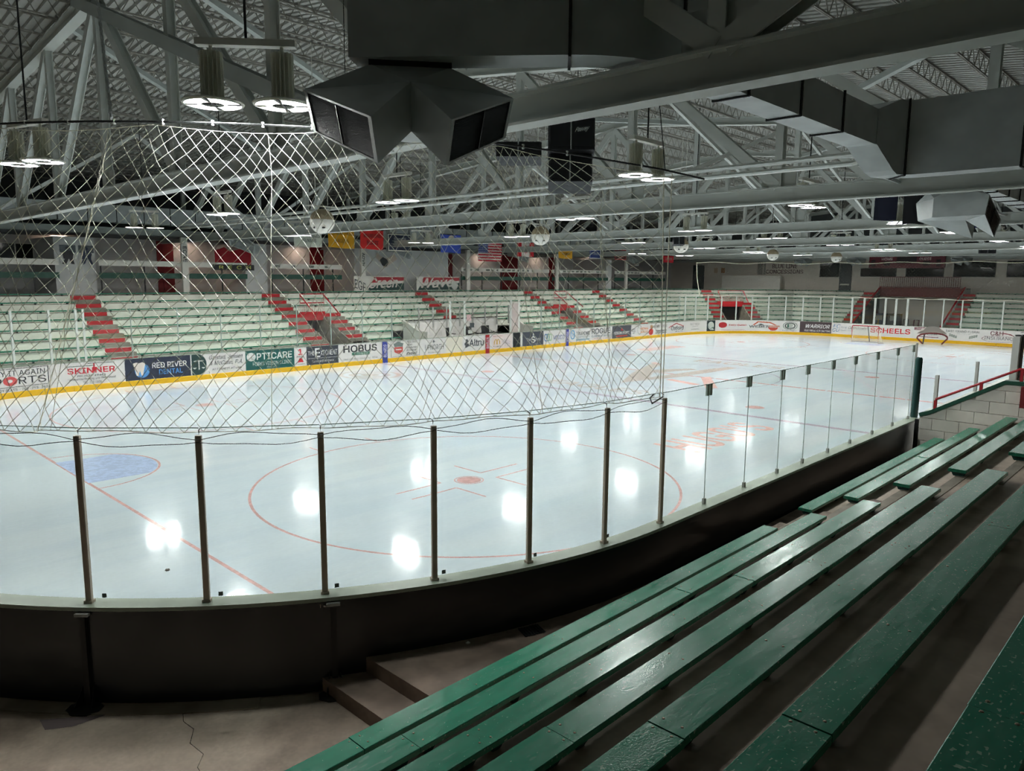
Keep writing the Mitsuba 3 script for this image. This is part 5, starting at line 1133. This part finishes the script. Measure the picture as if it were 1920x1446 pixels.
for a in np.linspace(-.12*math.pi, 1.12*math.pi, 25): lp.append(TGp(1.02*math.cos(a)*(1 if abs(math.cos(a)) < .8 else .97), .46+.32*math.sin(a)*(1.0), .0))
lp = [TGp(.62, .03, -.1)]+lp+[TGp(-.62, .03, -.1)]
part(tg, 'frame', MB().tube(lp, .05, 8), 'm_maroon', smooth=40); part(tg, 'leg', MB().tube([TGp(-.62, .03, -.15), TGp(-.5, .74, .1)], .04, 6), 'm_black')
gv, gf = [], []
for i, e in enumerate(np.linspace(0, 1, 7)):
    for j, a in enumerate(np.linspace(0, math.pi, 15)): gv.append(TGp((1.0-.45*e)*math.cos(a), .72+.55*math.sin(e*math.pi/2)*(.45+.55*math.sin(a)), .15+.5*math.sin(a)*(1-e)))
for i in range(6):
    for j in range(14): gf.append((i*15+j, i*15+j+1, (i+1)*15+j+1, (i+1)*15+j))
part(tg, 'net_cover', MB().add(gv, gf), col((196, 186, 176), .8), smooth=True)
# ------------------------------------------------------------------ hanging things
for k, (x, y) in enumerate(((-18.3, .9), (-9.05, .65), (.85, .6), (15.6, 2.9), (21.9, 1.3))):
    d_ = thing('dome_speaker', 'white ball shaped speaker with a tan top hanging over the middle of the ice, %s from the near end' % ORD[k], 'speaker', 'ball speakers over the ice'); z = 6.02
    part(d_, 'lower_shell', MB().lathe([(0, -.36)]+[(.36*math.cos(a), .36*math.sin(a)) for a in np.linspace(-1.35, .1, 9)], (x, y, z), 20), 'm_dome', smooth=40)
    part(d_, 'upper_shell', MB().lathe([(.352*math.cos(a), .355*math.sin(a)) for a in np.linspace(.11, 1.5, 8)]+[(0, .355)], (x, y, z), 20), 'm_dome_tan', smooth=40)
    for a in (-2.0, -2.9): part(d_, 'port', MB().lathe([(0, -.02), (.045, -.02), (.045, .02), (0, .02)], (x+.30*math.cos(a), y+.30*math.sin(a), z-.2), 10), 'm_black')
    part(d_, 'bracket', MB().box(x-.5, x+.5, y-.03, y+.03, z+.40, z+.44).tube([(x-.2, y, z+.44), (x-.2, y, zroof(y)-.5)], .012, 4).tube([(x+.2, y, z+.44), (x+.2, y, zroof(y)-.5)], .012, 4), 'm_lamp_bar')
def speaker(c, az, tilt, w, h, dd, lab, logo=False):
    s_ = thing('loudspeaker', lab, 'speaker'); R0 = T().translate(list(c)).rotate([0, 0, 1], az).rotate([1, 0, 0], tilt)
    part(s_, 'cabinet', MB().ob((0, 0, -h/2), (0, 0, h/2), w, dd, up=(0, 1, 0), ch=.03), 'm_speaker', at=R0)
    part(s_, 'front_grille', MB().box(-w/2+.04, w/2-.04, -dd/2-.015, -dd/2, -h/2+.04, h/2-.04), 'm_grille', at=R0)
    if logo:
        mb = MB(); text_fit(mb, 'Peavey', 0, .2, 0, .09, lambda v: np.stack([.06+v[:, 0], -dd/2-.016-v[:, 2]*.2, .0+v[:, 1]+.15*v[:, 0]], 1), True, .5); part(s_, 'badge', mb, col((210, 214, 216)), at=R0)
    part(s_, 'strap', MB().box(-.02, .0, -dd/2-.022, -dd/2-.016, -h/2, h/2+.05), 'm_galv_dk', at=R0); return s_
speaker((-20.95, -10.65, 6.6), -48, -10, .72, .50, .5, 'black loudspeaker with a white script badge hanging behind the near truss, upper of two', True)
speaker((-20.9, -10.6, 6.08), -48, -16, .68, .46, .5, 'black loudspeaker hanging under the badged one, behind the net')
speaker((-20.4, -9.0, 6.62), -48, -10, .8, .26, .5, 'dark loudspeaker half hidden behind the star diffuser and the near truss')
speaker((.2, .35, 6.2), -48, -10, .5, .4, .4, 'small dark loudspeaker under the third truss')
speaker((25.0, -6.9, 6.4), -70, 0, .9, .35, .5, 'small dark loudspeaker in front of the far trusses at the right')
def fx(y=17.0): return lambda v: np.stack([v[:, 0], y-v[:, 2], v[:, 1]], 1)
def banner(x0, x1, z0, z1, c, lab, lines, tc, border=None, y=17.0):
    b = thing('hanging_banner', lab, 'banner', 'team banners over the far stand'); n = 10; xs = np.linspace(x0, x1, n)
    wv = .03*np.sin((xs-x0)*5+x0); v = np.vstack([np.stack([xs, y+wv*.2, np.full(n, z1)], 1), np.stack([xs, y+wv, z0+.02*np.sin(xs*3)], 1)])
    part(b, 'cloth', MB().add(v, [(i, n+i, n+i+1, i+1) for i in range(n-1)]), col(c, .85), smooth=True)
    if border: part(b, 'border', MB().ext(sbox(x0, z0, x1, z1).difference(sbox(x0+.05, z0+.05, x1-.05, z1-.05)), .004, fx(y-.04)), col(border, .8))
    mb = MB()
    for s, a0, a1, c0, c1 in lines: text_fit(mb, s, x0+(x1-x0)*a0, x0+(x1-x0)*a1, z0+(z1-z0)*c0, z0+(z1-z0)*c1, fx(y-.045))
    if lines: part(b, 'lettering', mb, col(tc, .8))
    part(b, 'hem_bar', MB().box(x0, x1, y-.02, y+.02, z1, z1+.04), 'm_cable')
    for xx in (x0+.1, x1-.1): part(b, 'cord', MB().tube([(xx, y, z1), (xx, y, zroof(y)-.4)], .006, 3), 'm_cable')
    return b
banner(-10.0, -8.37, 5.97, 6.75, (222, 226, 212), 'white banner with grey capitals, leftmost of the row over the far stand', [('RAO', .55, .92, .62, .85), ('RAMS', .32, .78, .3, .54)], (110, 116, 112))
banner(-7.98, -6.3, 5.98, 6.97, (206, 150, 30), 'gold banner with brown capitals in the row over the far stand', [('RED LAKE FALLS', .03, .97, .7, .88), ('EAGLES', .26, .76, .28, .48)], (96, 70, 40))
banner(-5.9, -4.32, 5.97, 7.03, (208, 46, 44), 'bright red banner with dark capitals in the row over the far stand', [('WARROAD', .12, .88, .6, .8), ('BLAZE', .26, .76, .24, .44)], (84, 30, 34))
banner(-4.02, -2.35, 5.93, 6.9, (42, 48, 64), 'navy banner with a white border and white lettering in the row over the far stand', [('Bemidji', .25, .75, .6, .8), ('LUMBERJACKS', .06, .95, .26, .46)], (206, 208, 206), (214, 212, 200))
fl = banner(-.02, 1.66, 5.95, 7.05, (66, 90, 190), 'blue flag with a pale round seal, left of the striped flag', [], C_W)
part(fl, 'seal', MB().ext(Point(.82, 6.75).buffer(.28), .006, fx(16.95)), col((206, 196, 180)))
us = banner(3.13, 5.29, 5.5, 6.68, (226, 220, 214), 'red and white striped flag with a blue starred corner over the far stand', [], C_W)
st_ = MB()
for k in range(7): st_.ext(sbox(3.13, 5.5+k*1.18/6.5, 5.29, 5.5+k*1.18/6.5+1.18/13), .004, fx(16.955))
part(us, 'stripes', st_, col((180, 46, 58), .8)); part(us, 'canton', MB().ext(sbox(3.13, 6.04, 4.0, 6.68), .007, fx(16.955)), col((60, 72, 120), .8))
mb = MB()
for i in range(6):
    for j in range(5): mb.ext(Point(3.2+.145*i, 6.1+.13*j).buffer(.03, 3), .010, fx(16.955))
part(us, 'stars', mb, col((224, 222, 222)))
ca_ = banner(6.77, 8.45, 5.9, 6.85, (228, 222, 216), 'red and white flag with a maple leaf over the far stand', [], C_W)
leaf = [(0, .5), (.1, .3), (.2, .36), (.16, .05), (.32, .22), (.36, .14), (.5, .16), (.42, -.02), (.48, -.06), (.22, -.28), (.25, -.36), (.02, -.32), (.02, -.5)]
lf = Polygon([(7.61+x*.62, 6.38+z*.62) for x, z in leaf]+[(7.61-x*.62, 6.38+z*.62) for x, z in leaf[::-1]]).buffer(0)
part(ca_, 'leaf', MB().ext(lf, .008, fx(16.955)), col((190, 40, 50), .8)); part(ca_, 'side_band', MB().ext(sbox(6.77, 5.9, 7.19, 6.85), .005, fx(16.955)).ext(sbox(8.03, 5.9, 8.45, 6.85), .005, fx(16.955)), col((196, 38, 48), .8))
banner(11.13, 12.72, 5.87, 6.46, (216, 160, 40), 'small gold banner with brown capitals right of the maple leaf flag', [('STING', .25, .8, .4, .7)], (120, 84, 30))
banner(14.75, 16.07, 5.95, 6.63, (44, 58, 110), 'blue banner with a white lower border right of the small gold one', [('PROWLERS', .1, .9, .4, .7)], (206, 210, 220), (204, 208, 216))
banner(17.93, 19.44, 5.94, 6.73, (70, 44, 44), 'dark banner with orange marks and a red hem, right of the blue one', [('MOORHEAD', .1, .9, .6, .85), ('SPUDS', .25, .8, .25, .5)], (196, 80, 40), (170, 50, 50))
banner(24.9, 26.6, 5.85, 6.42, (200, 40, 52), 'red banner with pale capitals, rightmost of the row over the far stand', [('LASERS', .2, .8, .4, .75)], (236, 226, 224))
for k, (x, y0, y1, z0, z1, c, lab) in enumerate(((-6.0, -10.92, -10.26, 6.25, 6.95, (24, 28, 46), 'dark navy hanging cloth beyond the second truss, left of the pair'), (-6.0, -11.68, -11.08, 6.1, 6.9, (14, 16, 20), 'black hanging cloth beyond the second truss, right of the pair'), (-5.2, -13.0, -12.2, 6.0, 6.5, (30, 36, 84), 'blue cloth showing below the grey star diffuser'))):
    b = thing('hanging_cloth', lab, 'cloth'); n = 9; ys = np.linspace(y0, y1, n)
    v = np.vstack([np.stack([x+.03*np.sin(ys*9), ys, np.full(n, z1)], 1), np.stack([x+.04*np.sin(ys*9+1), ys, z0+.02*np.sin(ys*6)], 1)]); part(b, 'cloth', MB().add(v, [(i, i+1, n+i+1, n+i) for i in range(n-1)]), col(c, .9), smooth=True)
    part(b, 'bar', MB().ob((x, y0, z1+.02), (x, y1, z1+.02), .04, .04), 'm_cable'); part(b, 'cord', MB().tube([(x, (y0+y1)/2, z1), (x, (y0+y1)/2, zroof(y0)-.4)], .008, 4), 'm_cable')
pk = thing('puck_shaving', 'small dark scrap frozen on the ice near the left goal line', 'litter'); one(pk, MB().lathe([(0, .002), (.035, .002), (.03, .02), (0, .022)], (-26.2, -7.25, 0), 8), col((70, 66, 60)))

# keep every label within sixteen words: drop the articles where needed
for _l in labels.values():
    if 'label' in _l:
        w_ = _l['label'].split()
        for art in ('the', 'a', 'of', 'with'):
            while len(w_) > 16 and art in w_[1:]:
                k_ = len(w_)-1-w_[::-1].index(art); w_.pop(k_)
            if art == 'a' and len(w_) <= 16: break
        _l['label'] = ' '.join(w_)
